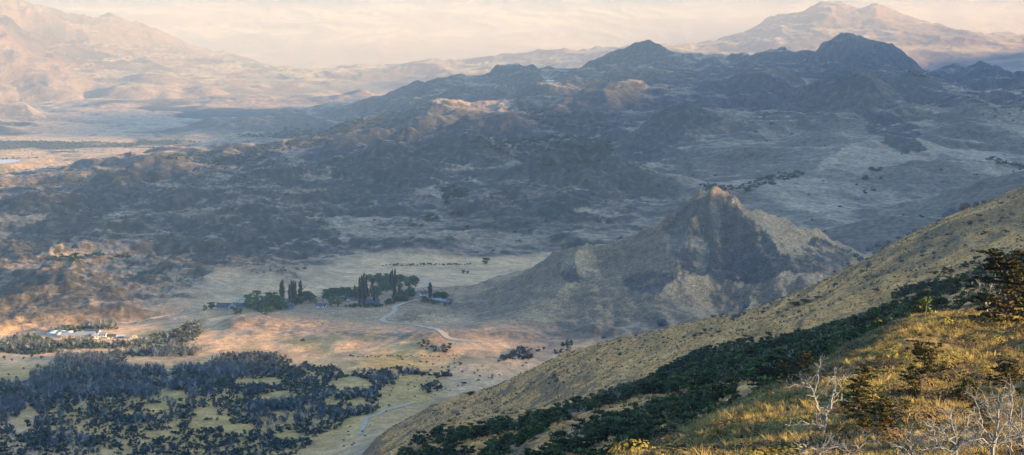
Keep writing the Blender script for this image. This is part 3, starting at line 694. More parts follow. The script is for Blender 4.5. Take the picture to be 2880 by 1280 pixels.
X, Y, Z, px, py = sample(56000, 1240, 2120, -300, 1480, r)
ok = np.zeros(len(X), bool)
for p in WOOD: ok |= inside(p, px+fbm(X/25, Y/25, 2, s=3)*26, py+fbm(X/25, Y/25, 2, s=8)*9)
for (cx, cy_, rx, ry) in CLEAR: ok &= np.hypot((px-cx)/rx/1.25, (py-cy_)/ry/1.25)+.5*fbm(X/14, Y/14, 2) > 1
dn = fbm(X/45, Y/45, 3, s=44)
ok &= dn+r.random(len(X))*.8 > .10
ok &= ~((py > 985) & (py < 1090) & (fbm(X/28, Y/50, 3, s=46) > .28))
X, Y, Z, px, py = X[ok], Y[ok], Z[ok], px[ok], py[ok]
gn = fbm(X/60, Y/60, 3, s=49)+.28*((px < 560) & (py > 900) & (py < 1010))+.1*(py < 930)-.30*(py > 1075)-.1*(px > 700)-.02
pick = np.where(gn+.35*r.normal(size=len(X)) > .22, r.integers(6, 10, len(X)), np.where(r.random(len(X)) < .25, r.integers(4, 6, len(X)), r.integers(0, 4, len(X))))
hgt = np.where(pick >= 6, r.uniform(4.0, 8.0, len(X)), r.uniform(2.0, 5.0, len(X)))*(.85+.5*np.clip(gn, -.4, .5))
wd = np.where(pick >= 6, hgt*.55, hgt*r.uniform(.85, 1.3, len(X)))
tint = (1+.4*r.normal(size=(len(X), 1)).clip(-1, 1.8))*(1+.06*r.normal(size=(len(X), 3)))
Vw, Fw, Cw = merge(wood_p, np.stack([X, Y, Z-.15], -1), np.stack([wd, wd, hgt], -1), r.random(len(X))*6.28, pick, tint.clip(.4, 2))
print('valley wood', len(X))
tag(link('valley_wood', make_mesh('valley_wood', Vw, Fw, Cw, False, [m_leaf])), kind='stuff')

# scrub on the hills and dark groves in their hollows, too small to tell apart
X, Y, Z, px, py = sample(60000, 2350, 6800, -250, 2800, r)
fi = np.interp(np.arctan2(X, Y), AZ, np.arange(NA)).astype(int); fj = np.interp(np.log(np.hypot(X, Y)), np.log(D), np.arange(ND)).astype(int)
GROVE = [[(1150,350),(1230,345),(1340,350),(1420,340),(1540,360),(1555,420),(1480,425),(1330,420),(1290,400),(1250,380)],[(1310,275),(1390,270),(1440,300),(1530,312),(1520,332),(1420,325),(1350,310)],
         [(1760,470),(1850,470),(1930,450),(2020,432),(2025,445),(1950,465),(1880,490),(1800,492)],[(2165,450),(2190,425),(2230,425),(2225,450),(2190,460)],[(2150,490),(2215,470),(2210,485),(2170,500)],
         [(2270,150),(2400,165),(2490,183),(2430,190),(2290,200)],[(380,395),(500,385),(620,370),(830,345),(840,360),(700,385),(640,412),(560,420)],[(1110,500),(1120,470),(1165,470),(1180,495),(1130,515)],
         [(600,325),(800,325),(900,300),(1000,300),(900,330),(780,350),(600,345)],[(100,655),(280,640),(330,650),(220,662)],[(2480,400),(2580,415),(2580,430),(2490,415)]]
gr = np.zeros(len(X), bool)
for p in GROVE: gr |= inside(p, px, py)
dkk = dk[fj, fi]*(.5+.5*(fbm(X/70, Y/70, 3, s=66) > .0)); wdv = np.maximum(wood, wood2)[fj, fi]; fl = floorw[fj, fi]; cn = conew[fj, fi]
keep = ((r.random(len(X)) < .10*dkk+.28*wdv+.012)|gr) & (fl < .4) & (cn < .5)
X, Y, Z, gr = X[keep], Y[keep], Z[keep], gr[keep]
hgt = np.where(gr, r.uniform(5, 9, len(X)), r.uniform(2, 5.5, len(X))); wd = hgt*r.uniform(.9, 1.5, len(X)); hgt = hgt*.9
tint = (1+.25*r.normal(size=(len(X), 1)))*np.ones((1, 3))
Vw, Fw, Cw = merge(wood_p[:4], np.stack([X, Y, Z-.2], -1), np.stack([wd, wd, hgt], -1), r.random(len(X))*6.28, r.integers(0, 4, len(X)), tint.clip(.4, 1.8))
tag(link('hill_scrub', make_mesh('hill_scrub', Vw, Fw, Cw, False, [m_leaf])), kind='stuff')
print('hill scrub', len(X))
# ------------------------------------------------------------ single shrubs and trees standing alone
r = np.random.default_rng(31)
def trunk_part(r, h, rad, c=(.10,.085,.07), lean=.1, n_b=3, sides=5):
    out = []; grow(r, (0,0,-.2), (r.normal()*lean, r.normal()*lean, 1), h, rad, 1, out, .6, .5, (n_b, n_b+1), .08, .5, 4)
    V, F = tubes(out, sides); return ('trunk', V, [F], flatc(V, c), m_bark)
def tree_proto(name, r, h, wdt, base, tip, ncl=14, per=34, size=.28, zlo=.3, kind='round', label=None, cat='tree', group=None):
    cl = []
    for k in range(ncl):
        if kind == 'round':
            th = r.uniform(0, 6.28); q = r.random()**.6; z = r.uniform(zlo, .93); w_ = math.sin(math.pi*min(1, max(.12, (z-zlo+.12)/(1.1-zlo))))**.7
            cl.append(((math.cos(th)*q*wdt*.38*w_, math.sin(th)*q*wdt*.38*w_, z*h), (wdt*.2, wdt*.2, h*.11), per))
        elif kind == 'poplar':
            z = (k+.5)/ncl; w_ = (math.sin(math.pi*min(1, z*.8+.14))**.8)*(.9+.2*r.random())
            cl.append(((r.normal()*wdt*.06, r.normal()*wdt*.06, (.08+.9*z)*h), (wdt*.42*w_, wdt*.42*w_, h*.075), per))
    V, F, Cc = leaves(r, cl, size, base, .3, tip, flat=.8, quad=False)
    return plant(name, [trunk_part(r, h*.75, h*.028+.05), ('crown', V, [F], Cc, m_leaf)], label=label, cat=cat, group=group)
def at_px(x, y): 
    p = hit(x, y); return tuple(p)
GPOP = 'columnar poplars around the ranch houses'
pop = [tree_proto('poplar_tree', r, 1, .26, (.035,.050,.028), (.065,.085,.038), 17, 60, .035, .05, 'poplar', cat='poplar') for _ in range(3)]
PM = .000172
def px_m(y, x=None):
    return FOC
POPS = [ # x, base y, height px, width px, label
 (710,762,50,15,'broad dark poplar beside the stone cottage, leftmost of the poplars'),
 (728,765,44,8,'slim low poplar just right of the leftmost broad one'),
 (733,766,52,8,'slender poplar in the close group left of the willows, second in the group'),
 (738,766,53,8,'slender poplar in the close group left of the willows, third in the group'),
 (743,765,50,8,'slender poplar at the right end of the close group left of the willows'),
 (756,764,50,13,'single full poplar between the close group and the round willows'),
 (905,764,58,8,'shorter poplar at the left edge of the tall clump over the dark house'),
 (910,765,62,9,'dark poplar second in the tall clump over the dark house'),
 (915,766,68,10,'tallest dark poplar in the clump over the dark house'),
 (921,765,64,10,'dark poplar at the right edge of the tall clump over the dark house'),
 (936,748,40,8,'lighter poplar a little right of the tall clump, behind the dark house'),
 (942,766,38,7,'yellowish thin poplar in front of the dark house roof'),
 (893,757,34,8,'thin yellowish poplar left of the tall clump'),
 (949,756,24,6,'short thin poplar right of the dark house roof'),
 (983,729,40,8,'lower poplar at the left of the twin poplars'),
 (987,731,46,8,'left one of the tall twin poplars above the willow belt'),
 (994,732,48,8,'right one of the tall twin poplars above the willow belt'),
 (993,754,38,10,'pale poplar standing in front of the twin poplars'),
 (1004,750,30,9,'pale short poplar right of the twin poplars'),
 (1082,750,34,12,'lone poplar with an open crown in the field right of the ranch'),
]
fp = True
for k, (x, y, h, w_, lb) in enumerate(POPS):
    p = at_px(x, y); m = math.hypot(p[0], p[1])/FOC; H_ = h*m*1.15; S_ = w_*m/.24
    if k < 3: o = pop[k]; move(o, p, r.random()*6, (S_, S_, H_)); o['label'] = lb; o['group'] = GPOP
    else: place_copy(pop[k % 3], p, r.random()*6, (S_, S_, H_), lb, GPOP)
WG = 'rounded green trees around the ranch houses'
will = [tree_proto('willow_tree', r, 1, 1.15, (.075,.12,.040), (.15,.21,.065), 16, 44, .055, .18, cat='tree') for _ in range(3)] + \
       [tree_proto('willow_tree', r, 1, 1.1, (.045,.080,.034), (.09,.14,.05), 16, 44, .055, .15, cat='tree') for _ in range(2)]
wused = [False]*5
def willow(x, y, h, w_, lb, kind=None):
    p = hit(x, y)
    if p is None: return
    m = math.hypot(p[0], p[1])/FOC; k = r.integers(0, 5) if kind is None else kind
    sc = (w_*m*1.2, w_*m*1.2, h*m*1.05)
    if not wused[k]: move(will[k], tuple(p), r.random()*6, sc); will[k]['label'] = lb; will[k]['group'] = WG; wused[k] = True
    else: place_copy(will[k], tuple(p), r.random()*6, sc, lb, WG)
for x, y, h, w_, lb, k in [(671,793,22,33,'round tree with a bare trunk standing alone in front of the willow grove',0),(594,791,16,18,'low round green bush on the lawn before the long lodge',3),(605,789,13,12,'dark round bush right beside the low bush before the long lodge',4),
    (514,782,15,12,'small yellowish tree at the left end of the lodge',1),(533,778,18,26,'broad dark tree at the left corner of the long lodge',4),(792,764,12,18,'small round tree left of the white cabin roof',1),
    (848,771,30,36,'large rounded olive tree on bare stems right of the white cabin',1),(832,769,24,20,'smaller olive tree leaning on the large one right of the white cabin',0),(1222,664,16,22,'round green bush alone on the open plain beyond the ranch',3),
    (1166,688,9,14,'small open grey-green bush on the plain right of the ranch',4),(1177,689,8,8,'smaller grey bush beside the open bush on the plain',4),(530,775,8,10,'tiny shrub at the lodge corner',3)]:
    willow(x, y, h, w_, lb, k)
def belt(poly, nn, h0, h1, lb, kinds=(0,1,2,3,4)):
    xs = [p[0] for p in poly]; ys = [p[1] for p in poly]; c = 0; got = []
    while c < nn:
        x = r.uniform(min(xs), max(xs)); y = r.uniform(min(ys), max(ys))
        if not inside(poly, np.array([x]), np.array([y]))[0]: continue
        if any(abs(x-a)+2.2*abs(y-b) < 4.5 for a, b in got) and r.random() < .9: c += .05; continue
        got.append((x, y)); h = r.uniform(h0, h1); willow(x, y, h, h*r.uniform(.95, 1.35), lb, int(r.choice(kinds))); c += 1
belt([(612,770),(640,755),(700,748),(708,782),(680,786),(640,782)], 24, 17, 28, 'rounded willow in the grove between the long lodge and the leftmost poplar', (0,1,2))
belt([(722,768),(765,750),(790,748),(860,742),(905,742),(905,757),(870,760),(790,757),(745,768)], 30, 14, 26, 'dark green rounded tree in the belt behind the white cabin', (3,4,0))
belt([(868,694),(890,694),(905,702),(930,706),(925,700),(990,704),(1040,706),(1057,712),(1050,724),(1010,729),(985,722),(940,714),(900,708)], 44, 9, 17, 'rounded willow in the curved belt beyond the poplars', (0,1,2,3))
belt([(918,740),(970,722),(985,728),(965,742),(930,752)], 16, 11, 20, 'yellow-green willow between the tall clump and the twin poplars', (0,1))
belt([(985,752),(1010,738),(1045,738),(1058,748),(1035,756),(1000,760)], 16, 11, 19, 'dark rounded tree in the cluster right of the twin poplars', (3,4,0))
belt([(862,770),(965,770),(968,775),(864,775)], 26, 7, 9, 'small clipped tree in the row in front of the dark house', (3,4))
belt([(968,764),(1022,752),(1024,758),(972,769)], 12, 10, 14, 'small tree in the row right of the dark house', (3,))
belt([(1064,752),(1100,764),(1140,764),(1140,768),(1090,768),(1060,760)], 16, 5, 10, 'low shrub in the hedge in front of the right-hand sheds', (3,4,0))
belt([(1088,752),(1118,748),(1125,752),(1092,756)], 10, 11, 16, 'little dark tree behind the right-hand sheds', (3,4))
belt([(620,686),(660,682),(700,680),(760,676),(800,680),(740,684),(660,690)], 14, 4, 7, 'low green willow shrub along the ditch behind the knoll', (0,1))
print('willows done')

SG = 'dark shrubs dotted over the valley'
shr = [plant('shrub', [('foliage', *(lambda a: (a[0], [a[1]], a[2]))(bush_proto(r, G1, G1t, .8, 7, 26, .10)), m_leaf)], label='dark low shrub standing alone on the pale valley floor', cat='shrub', group=SG) for _ in range(3)]
shr_n = 0
def shrub(x, y, w_, lb='dark low shrub standing alone on the pale valley floor', hs=.75):
    global shr_n
    p = hit(x, y)
    if p is None: return
    m = math.hypot(p[0], p[1])/FOC; sc = (w_*m, w_*m, w_*m*hs)
    if shr_n < 3: move(shr[shr_n], tuple(p), r.random()*6, sc); shr[shr_n]['label'] = lb
    else: place_copy(shr[shr_n % 3], tuple(p), r.random()*6, sc, lb, SG)
    shr_n += 1
for x, y, w_ in [(1080,549,26),(1100,551,12),(1138,540,18),(1157,541,22),(1224,532,14),(1118,482,22),(1135,494,20),(1158,496,38),(1128,512,26),(1170,486,20),(1060,550,8),(1040,569,16),(1058,571,14),(1325,508,12)]:
    shrub(x, y, w_, 'dark evergreen bush on the slope above the upper plain')
for x in np.arange(965, 1185, 7):
    shrub(x+r.normal()*2, 669-(x-965)*.012+r.normal()*.8, r.uniform(5, 11), 'dark shrub in the thin line of bushes across the upper plain')
for x in np.arange(890, 1170, 9):
    shrub(x+r.normal()*3, 897+(x-890)*.005+r.normal()*1.5, r.uniform(3, 8), 'small dark bush in the dotted row edging the green meadow')
X, Y, Z, px, py = sample(900, 1300, 1850, 850, 1450, r)
kp = inside([(980,900),(1200,905),(1300,915),(1380,900),(1300,930),(1220,960),(1120,990),(1030,1010),(960,1060),(930,1040),(960,990),(1010,965)], px, py) | inside([(740,1145),(800,1090),(900,1060),(960,1050),(900,1120)], px, py)
for x, y in list(zip(px[kp], py[kp]))[:95]: shrub(x, y, r.uniform(3, 9)*(1.6 if r.random() < .15 else 1), 'dark low shrub standing alone on the pale valley floor')
for x, y, w_ in [(760,860,16),(880,897,10),(1130,871,14),(2375,770,12),(2345,780,24),(2160,778,10),(1075,988,30),(1100,984,26),(1265,905,22),(1180,995,20),(1190,993,16)]:
    if x < 1300: shrub(x, y, w_)
for x, y in [(12,905),(30,908),(58,905),(80,900),(105,903),(22,945),(60,930),(95,925),(8,960),(40,955)]: shrub(x, y, r.uniform(6, 12), 'small bush dotted in the ochre meadow at the far left', 1.3)

# ------------------------------------------------------------ beech belt on the near hillside
BELT = [(2850,560),(2520,650),(2450,668),(2380,690),(2300,722),(2250,745),(2200,782),(2130,805),(2060,822),(1960,842),(1860,858),(1760,882),(1700,888),(1640,905),(1560,925),(1540,945),(1600,965),(1560,985),(1500,1000),(1430,1030),(1330,1045),(1250,1060),(1180,1068),(1100,1085),(1000,1108),(900,1118),(840,1135),(800,1180),(900,1400),(2850,1400)]
GAP = [(1530,1045,150,24,-.28),(1720,1005,170,20,-.2),(1800,990,110,12,-.1),(1240,1115,110,16,-.2),(1060,1135,110,10,-.1),(1390,1110,60,12,-.3),(1620,935,60,8,-.1),(2330,768,130,13,-.42),(2480,735,110,14,-.42),(1990,905,25,6,0)]
r = np.random.default_rng(41)
X, Y, Z, px, py = sample(46000, 165, 760, 780, 2850, r)
ok = inside(BELT, px+fbm(X/18, Y/18, 2, s=3)*30, py-14+fbm(X/18, Y/18, 2, s=8)*26)
for cx, cy_, rx, ry, sl in GAP: ok &= np.hypot((px-cx)/rx, (py-cy_-(px-cx)*sl)/ry)+.4*fbm(X/9, Y/9, 2) > 1
ok &= fbm(X/22, Y/22, 2, s=18)*1.7+r.random(len(X))*.6 > .16
order = np.argsort(Y); X, Y, Z, px, py, ok = [a[order] for a in (X, Y, Z, px, py, ok)]
X, Y, Z, px, py = X[ok], Y[ok], Z[ok], px[ok], py[ok]
# thin to a spacing of about 2.3 m
cell = {}; sel = []
for i in range(len(X)):
    kx, ky = int(X[i]/1.7), int(Y[i]/1.7)
    if (kx, ky) in cell: continue
    cell[(kx, ky)] = 1; sel.append(i)
sel = np.array(sel); X, Y, Z, px, py = X[sel], Y[sel], Z[sel], px[sel], py[sel]
# seen ones only: the line of sight to the crown must be clear of the foreground shoulder
def clear(X, Y, Z, up):
    vis = np.ones(len(X), bool)
    for t in np.linspace(.12, .96, 26): vis &= (CAM_Z+(Z+up-CAM_Z)*t) > ground(X*t, Y*t)
    return vis
vis = clear(X, Y, Z, 3.0)
X, Y, Z, px, py = X[vis], Y[vis], Z[vis], px[vis], py[vis]
dist = np.hypot(X, Y); print('beech belt', len(X))
BG = 'dark beeches of the belt across the near hillside'
def beech_mesh(r, n1=11, per=42, size=.085, base=(.030,.048,.018), tip=(.11,.13,.04)):  # brighter tip colour paints light onto the crown tops
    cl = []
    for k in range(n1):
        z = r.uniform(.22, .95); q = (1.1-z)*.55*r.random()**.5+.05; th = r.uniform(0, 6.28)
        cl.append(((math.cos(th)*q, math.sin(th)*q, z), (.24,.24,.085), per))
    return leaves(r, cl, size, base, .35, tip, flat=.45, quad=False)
bee = []
for k in range(5):
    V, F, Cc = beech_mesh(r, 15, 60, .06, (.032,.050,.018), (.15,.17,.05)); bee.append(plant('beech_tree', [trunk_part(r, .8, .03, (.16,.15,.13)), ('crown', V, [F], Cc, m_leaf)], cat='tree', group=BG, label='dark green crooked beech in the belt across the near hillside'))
dead = []
for k in range(3):
    out = []; grow(r, (0,0,-.1), (r.normal()*.2, r.normal()*.2, 1), .6, .028, 3, out, .75, .25, (3, 4), .2, .62, 4)
    V, F = tubes(out, 3); zz = V[:,2].max(); V = V/zz
    dead.append(plant('bare_tree', [('branches', V, [F], flatc(V, (.30,.29,.28)), m_bare)], cat='dead tree', group='grey leafless trees among the dark beeches', label='grey leafless tree among the dark beeches of the hillside belt'))
isd = (r.random(len(X)) < .15+.22*(fbm(X/30, Y/30, 2, s=23) > .1))
near_i = np.argsort(dist); take = near_i[:300]; rest = near_i[300:]
cb = cd = 0
for i in take:
    h = r.uniform(1.4, 2.9)*(1 if dist[i] > 230 else .85); loc = (X[i], Y[i], Z[i]-.1)
    if isd[i]:
        sc = (h*.9, h*.9, h*1.05)
        if cd < 3: move(dead[cd], loc, r.random()*6, sc)
        else: place_copy(dead[cd % 3], loc, r.random()*6, sc)
        cd += 1
    else:
        w_ = h*r.uniform(.8, 1.15); sc = (w_, w_, h)
        if cb < 5: move(bee[cb], loc, r.random()*6, sc)
        else: place_copy(bee[cb % 5], loc, r.random()*6, sc)
        cb += 1
bp = [cat3(beech_mesh(r, 10, 26, .095)) for _ in range(5)]
for k in range(3):
    out = []; grow(r, (0,0,-.1), (r.normal()*.2, r.normal()*.2, 1), .6, .022, 2, out, .7, .3, (3, 4), .2, .62, 3)
    V, F = tubes(out, 3); V = V/V[:,2].max(); bp.append((V, [F], flatc(V, (.27,.26,.255))))
nR = len(rest); h = r.uniform(1.3, 3.0, nR); w_ = h*r.uniform(.8, 1.2, nR)
pick = np.where(isd[rest], r.integers(5, 8, nR), r.integers(0, 5, nR)); tint = (1+.35*r.normal(size=(nR, 1)).clip(-1.5, 2))*(1+.10*r.normal(size=(nR, 3)).clip(-2, 2))
V, F, Cc = merge(bp, np.stack([X[rest], Y[rest], Z[rest]-.1], -1), np.stack([w_, w_, h], -1), r.random(nR)*6.28, pick, tint)
tag(link('beech_wood', make_mesh('beech_wood', V, F, Cc, False, [m_leaf])), kind='stuff')

# ------------------------------------------------------------ boulders
m_rock = att_mat('boulder_rock', scales=((1.2, .4), (.3, .3)), bump=.2, bscale=1.5)
def rock_mesh(r, n_=3):
    import bmesh
    bm = bmesh.new(); bmesh.ops.create_icosphere(bm, subdivisions=n_, radius=1)
    V = np.array([v.co[:] for v in bm.verts]); F = np.array([[v.index for v in f.verts] for f in bm.faces]); bm.free()
    s = r.uniform(0, 100); dsp = .34*fbm(V[:,0]*1.3+s, V[:,1]*1.3+V[:,2]*1.1, 3)+.14*ridged(V[:,0]*3+s, V[:,2]*3+V[:,1]*2, 2)
    V = V*(1+dsp)[:,None]*np.array([1, .85, .68]); V = np.clip(V, -1.0, .8); return V, F
rocks = []
for k in range(4):
    V, F = rock_mesh(r); rocks.append(V)
    me = make_mesh('boulder', V, [F], flatc(V, (.085,.08,.075)), False, [m_rock]); rocks[-1] = me
rk = 0
def boulder(x, y, w_, lb, grp=None):
    global rk
    p = hit(x, y)
    if p is None: return
    m = math.hypot(p[0], p[1])/FOC; o = link('boulder', rocks[rk % 4]); o.location = (p[0], p[1], p[2]+w_*m*.12); s = w_*m/2
    o.scale = (s, s, s*r.uniform(.8, 1.15)); o.rotation_euler = (0, 0, r.random()*6); tag(o, lb, 'rock', grp); rk += 1
boulder(1665, 815, 26, 'large round dark boulder perched on the crest of the tawny ridge')
for x, y, w_, lb in [(2400,535,34,'big dark crag standing on the skyline of the right-hand ridge'),(2380,545,24,'dark block on the left foot of the skyline crag'),(2428,525,30,'pointed dark block on the right of the skyline crag'),
    (2360,558,16,'small dark block at the lower left end of the skyline crag'),(2455,518,18,'low rock on the ridge right of the skyline crag'),(2475,512,16,'last low rock on the ridge right of the crag')]: boulder(x, y, w_, lb)
for x, y, w_ in [(2155,645,16),(2185,630,14),(2210,618,18),(2235,610,14),(2260,600,16),(2285,590,16),(2300,582,14),(2220,628,12),(2165,655,20),(2135,665,10),(2100,684,10),(1860,795,12),(2545,540,14),(2520,550,12),(1850,800,22),(1842,806,14),(1560,860,12),(1520,850,12),(2060,712,10),(2200,640,12),(2350,650,10),(2380,620,12),(2470,590,10),(2010,745,9),(1600,845,9),(1790,828,9),(2440,560,12),(2090,735,10),(2250,680,9),(2330,590,10)]:
    boulder(x, y, w_, 'dark rock half sunk in the grass of the right-hand ridge', 'rocks along the right-hand ridge')

r = np.random.default_rng(53)
HP = [(1450,880),(1700,822),(2050,722),(2576,480),(2576,640),(2300,700),(2050,790),(1750,860),(1550,905),(1300,1000),(1050,1085),(1000,1060),(1300,960)]
c_ = 0
while c_ < 70:
    x, y = r.uniform(1000, 2570), r.uniform(480, 1080)
    if inside(HP, np.array([x]), np.array([y]))[0]: boulder(x, y, r.uniform(4, 11)*(1.7 if r.random() < .12 else 1), 'small dark stone scattered in the dry grass of the tawny hillside', 'stones scattered over the tawny hillside'); c_ += 1
c_ = 0
while c_ < 60:
    x, y = r.uniform(1100, 2570), r.uniform(500, 1050)
    if inside(HP, np.array([x]), np.array([y]))[0] and r.random() < (.9 if abs((x-1900)*.36+y-800) < 60 else .25): shrub(x, y, r.uniform(7, 20), 'low dark shrub growing on the tawny hillside above the beech belt', .5); c_ += 1
for x, y, w_ in [(2000,770,40),(2030,762,34),(2060,752,26),(2350,690,30),(2420,670,30)]: shrub(x, y, w_, 'low dark shrub growing on the tawny hillside above the beech belt', .4)

# ------------------------------------------------------------ tussocks and low scrub over the tawny hillside
r = np.random.default_rng(47)
def clump(r, n_, c, t):
    a = r.uniform(0, 6.28, n_); b = np.stack([np.cos(a)*.3, np.sin(a)*.3, np.zeros(n_)], -1); s = np.stack([-np.sin(a), np.cos(a), np.zeros(n_)], -1)*.3
    e = b*1.6+np.array([0, 0, 1])*r.uniform(.6, 1, n_)[:,None]; V = np.stack([b-s, b+s, e], 1).reshape(-1, 3)
    return V, [np.arange(n_*3).reshape(-1, 3)], np.stack([np.tile(c, (n_, 1)), np.tile(c, (n_, 1)), np.tile(t, (n_, 1))], 1).reshape(-1, 3)
cl_p = [clump(r, 7, (.38,.21,.08), (.68,.38,.14)), clump(r, 7, (.26,.15,.06), (.48,.27,.11)), clump(r, 8, (.18,.14,.07), (.34,.26,.13)), clump(r, 8, (.08,.07,.04), (.16,.13,.07))]
X, Y, Z, px, py = sample(36000, 230, 1260, 700, 2850, r)
q = r.random(len(X)); g_ = fbm(X/14, Y/20, 3, s=12); pick = np.where(g_ > .18, np.where(q < .5, 2, 3), np.where(q < .55, 0, np.where(q < .9, 1, 2)))
s_ = r.uniform(.25, .8, len(X))*np.where(pick >= 2, 1.3, 1); h_ = s_*r.uniform(.6, 1.1, len(X))
V, F, Cc = merge(cl_p, np.stack([X, Y, Z-.04], -1), np.stack([s_, s_, h_], -1), r.random(len(X))*6.28, pick, (1+.2*r.normal(size=(len(X), 1)).clip(-1.5, 1.5))*np.ones((1, 3)))
tag(link('hillside_tussocks', make_mesh('hillside_tussocks', V, F, Cc, False, [m_grass])), kind='stuff')
# ------------------------------------------------------------ ranch buildings
def plain(name, c, rough=.8, var=.12, sc_=1.5, metal=0):
    m, n, l, b = new_mat(name); t = n.new('ShaderNodeTexNoise'); t.inputs['Scale'].default_value = sc_; t.inputs['Detail'].default_value = 4
    tc = n.new('ShaderNodeTexCoord'); l.new(tc.outputs['Object'], t.inputs['Vector']); cr = n.new('ShaderNodeValToRGB')
    cr.color_ramp.elements[0].position = .3; cr.color_ramp.elements[1].position = .7
    cr.color_ramp.elements[0].color = tuple(v*(1-var) for v in c)+(1,); cr.color_ramp.elements[1].color = tuple(min(1, v*(1+var)) for v in c)+(1,)
    l.new(t.outputs['Fac'], cr.inputs[0]); l.new(cr.outputs[0], b.inputs['Base Color']); b.inputs['Roughness'].default_value = rough; b.inputs['Metallic'].default_value = metal
    return m
M_white = plain('white_render', (.56,.54,.50)); M_stone = plain('stone_wall', (.26,.23,.21), var=.35, sc_=3); M_slate = plain('dark_roof_sheet', (.045,.055,.07), .6)
M_blue = plain('blue_grey_roof_sheet', (.19,.215,.24), .7); M_dark = plain('window_dark', (.03,.035,.04), .3); M_wood = plain('brown_boards', (.14,.09,.06))
M_poly = plain('greenhouse_film', (.36,.38,.35), .6); M_pale = plain('pale_boards', (.36,.31,.26)); M_red = plain('red_roof_sheet', (.28,.08,.06))
def boxVF(x0, x1, y0, y1, z0, z1):
    V = np.array([(x0,y0,z0),(x1,y0,z0),(x1,y1,z0),(x0,y1,z0),(x0,y0,z1),(x1,y0,z1),(x1,y1,z1),(x0,y1,z1)], float)
    return V, np.array([(0,3,2,1),(4,5,6,7),(0,1,5,4),(1,2,6,5),(2,3,7,6),(3,0,4,7)])
def part_box(name, parent, m, *b): 
    V, F = boxVF(*b); return link(name, make_mesh(name, V, [F], None, False, [m]), parent)
def gable_walls(L_, W_, h, rh):
    V = np.array([(-L_/2,-W_/2,-1),(L_/2,-W_/2,-1),(L_/2,W_/2,-1),(-L_/2,W_/2,-1),(-L_/2,-W_/2,h),(L_/2,-W_/2,h),(L_/2,W_/2,h),(-L_/2,W_/2,h),(-L_/2,0,h+rh),(L_/2,0,h+rh)], float)
    return V, [np.array([(0,1,5,4),(2,3,7,6)]), np.array([(0,3,2,1)]), np.array([(4,5,9,8),(6,7,8,9)]), np.array([(1,2,6),(1,6,5),(5,6,9),(3,0,4),(3,4,7),(7,4,8)])]
def roof_slab(L_, W_, h, rh, o=.5, t=.22):
    s = rh/(W_/2); e = W_/2+o; x = L_/2+o; z0 = h+.03
    prof = [(-e, z0-s*o), (0, z0+rh), (e, z0-s*o), (e, z0-s*o+t), (0, z0+rh+t), (-e, z0-s*o+t)]
    V = np.array([(-x, a, b) for a, b in prof]+[(x, a, b) for a, b in prof], float)
    F4 = [(i, (i+1) % 6, (i+1) % 6+6, i+6) for i in range(6)]+[(0,5,4,1),(1,4,3,2),(6,7,10,11),(7,8,9,10)]
    return V, [np.array(F4)]
def house(name, x, y, L_, W_, h, rh, rot, mw, mr, label, nwin=4, chimney=False, gable_win=True, sink=.2, group=None):
    p = hit(x, y); root = bpy.data.objects.new(name, None); SC.collection.objects.link(root)
    root.location = (p[0], p[1]+W_/2, p[2]-sink); root.rotation_euler = (0, 0, R(rot)); tag(root, label, 'building' if name != 'greenhouse' else 'greenhouse', group)
    V, F = gable_walls(L_, W_, h, rh); link('wall', make_mesh('wall', V, F, None, False, [mw]), root)
    V, F = roof_slab(L_, W_, h, rh); ro = link('roof', make_mesh('roof', V, F, None, False, [mr]), root)
    if chimney: part_box('chimney', ro, M_stone, L_*.18, L_*.18+.9, -.5, .4, h+rh*.4, h+rh+1.2)
    for k in range(nwin):
        cx = -L_/2+(k+.5)*L_/nwin; wv = part_box('window', root, M_dark, cx-.5, cx+.5, -W_/2-.05, -W_/2-.004, h*.38, h*.8)
        part_box('frame', wv, M_white if mw is not M_white else M_wood, cx-.6, cx+.6, -W_/2-.10, -W_/2-.054, h*.80, h*.86)
    if gable_win: part_box('window', root, M_dark, L_/2+.004, L_/2+.05, -W_*.2, W_*.2, h*.38, h*.8)
    part_box('door', root, M_wood, -L_*.07, L_*.07*.3, -W_/2-.07, -W_/2-.006, 0, h*.78)
    return root
def u(n_): return n_*2120/FOC
lodge = house('lodge', 581, 778, u(72), 8.5, 2.6, 2.8, -6, M_stone, M_slate, 'long stone lodge with a dark roof and central cross gable left of the willow grove', 9, True)
# central cross gable of the lodge
V, F = gable_walls(8.0, 8.0, 3.2, 2.9)
g_ = link('cross_gable', make_mesh('cross_gable', V, F, None, False, [M_stone]), lodge); g_.location = (2.0, -2.2, 0.02); g_.rotation_euler = (0, 0, -math.pi/2)
V, F = roof_slab(8.0, 8.0, 3.2, 2.9); V = V @ np.array([[0,-1,0],[1,0,0],[0,0,1]], float); V[:,0] += 2.0; V[:,1] -= 2.2; V[:,2] += .05
link('roof', make_mesh('roof', V, F, None, False, [M_slate]), lodge)
part_box('window', lodge, M_dark, .2, 3.8, -6.26, -6.205, .8, 3.0)
house('white_cabin', 809, 774, 9.5, 5.6, 2.2, 1.5, -14, M_white, M_slate, 'small white cabin with a dark roof standing alone on the pale field edge', 4)
house('stone_cottage', 722, 779, 12.5, 7, 2.8, 2.8, -8, M_stone, M_slate, 'grey stone cottage with a steep roof beneath the leftmost broad poplar', 4, True)
house('dark_house', 930, 767, 17, 8, 2.6, 2.6, 0, M_stone, M_slate, 'dark roofed house half hidden behind the tall poplar clump', 6, True)
house('small_house', 882, 758, 7, 5, 2.2, 1.5, 5, M_stone, M_slate, 'small dark house in the shade left of the tall poplar clump', 3)
house('pale_house', 1064, 744, 6, 5, 2.4, 2.0, 25, M_white, M_slate, 'little house with a pale gable among the trees left of the lone poplar', 2)
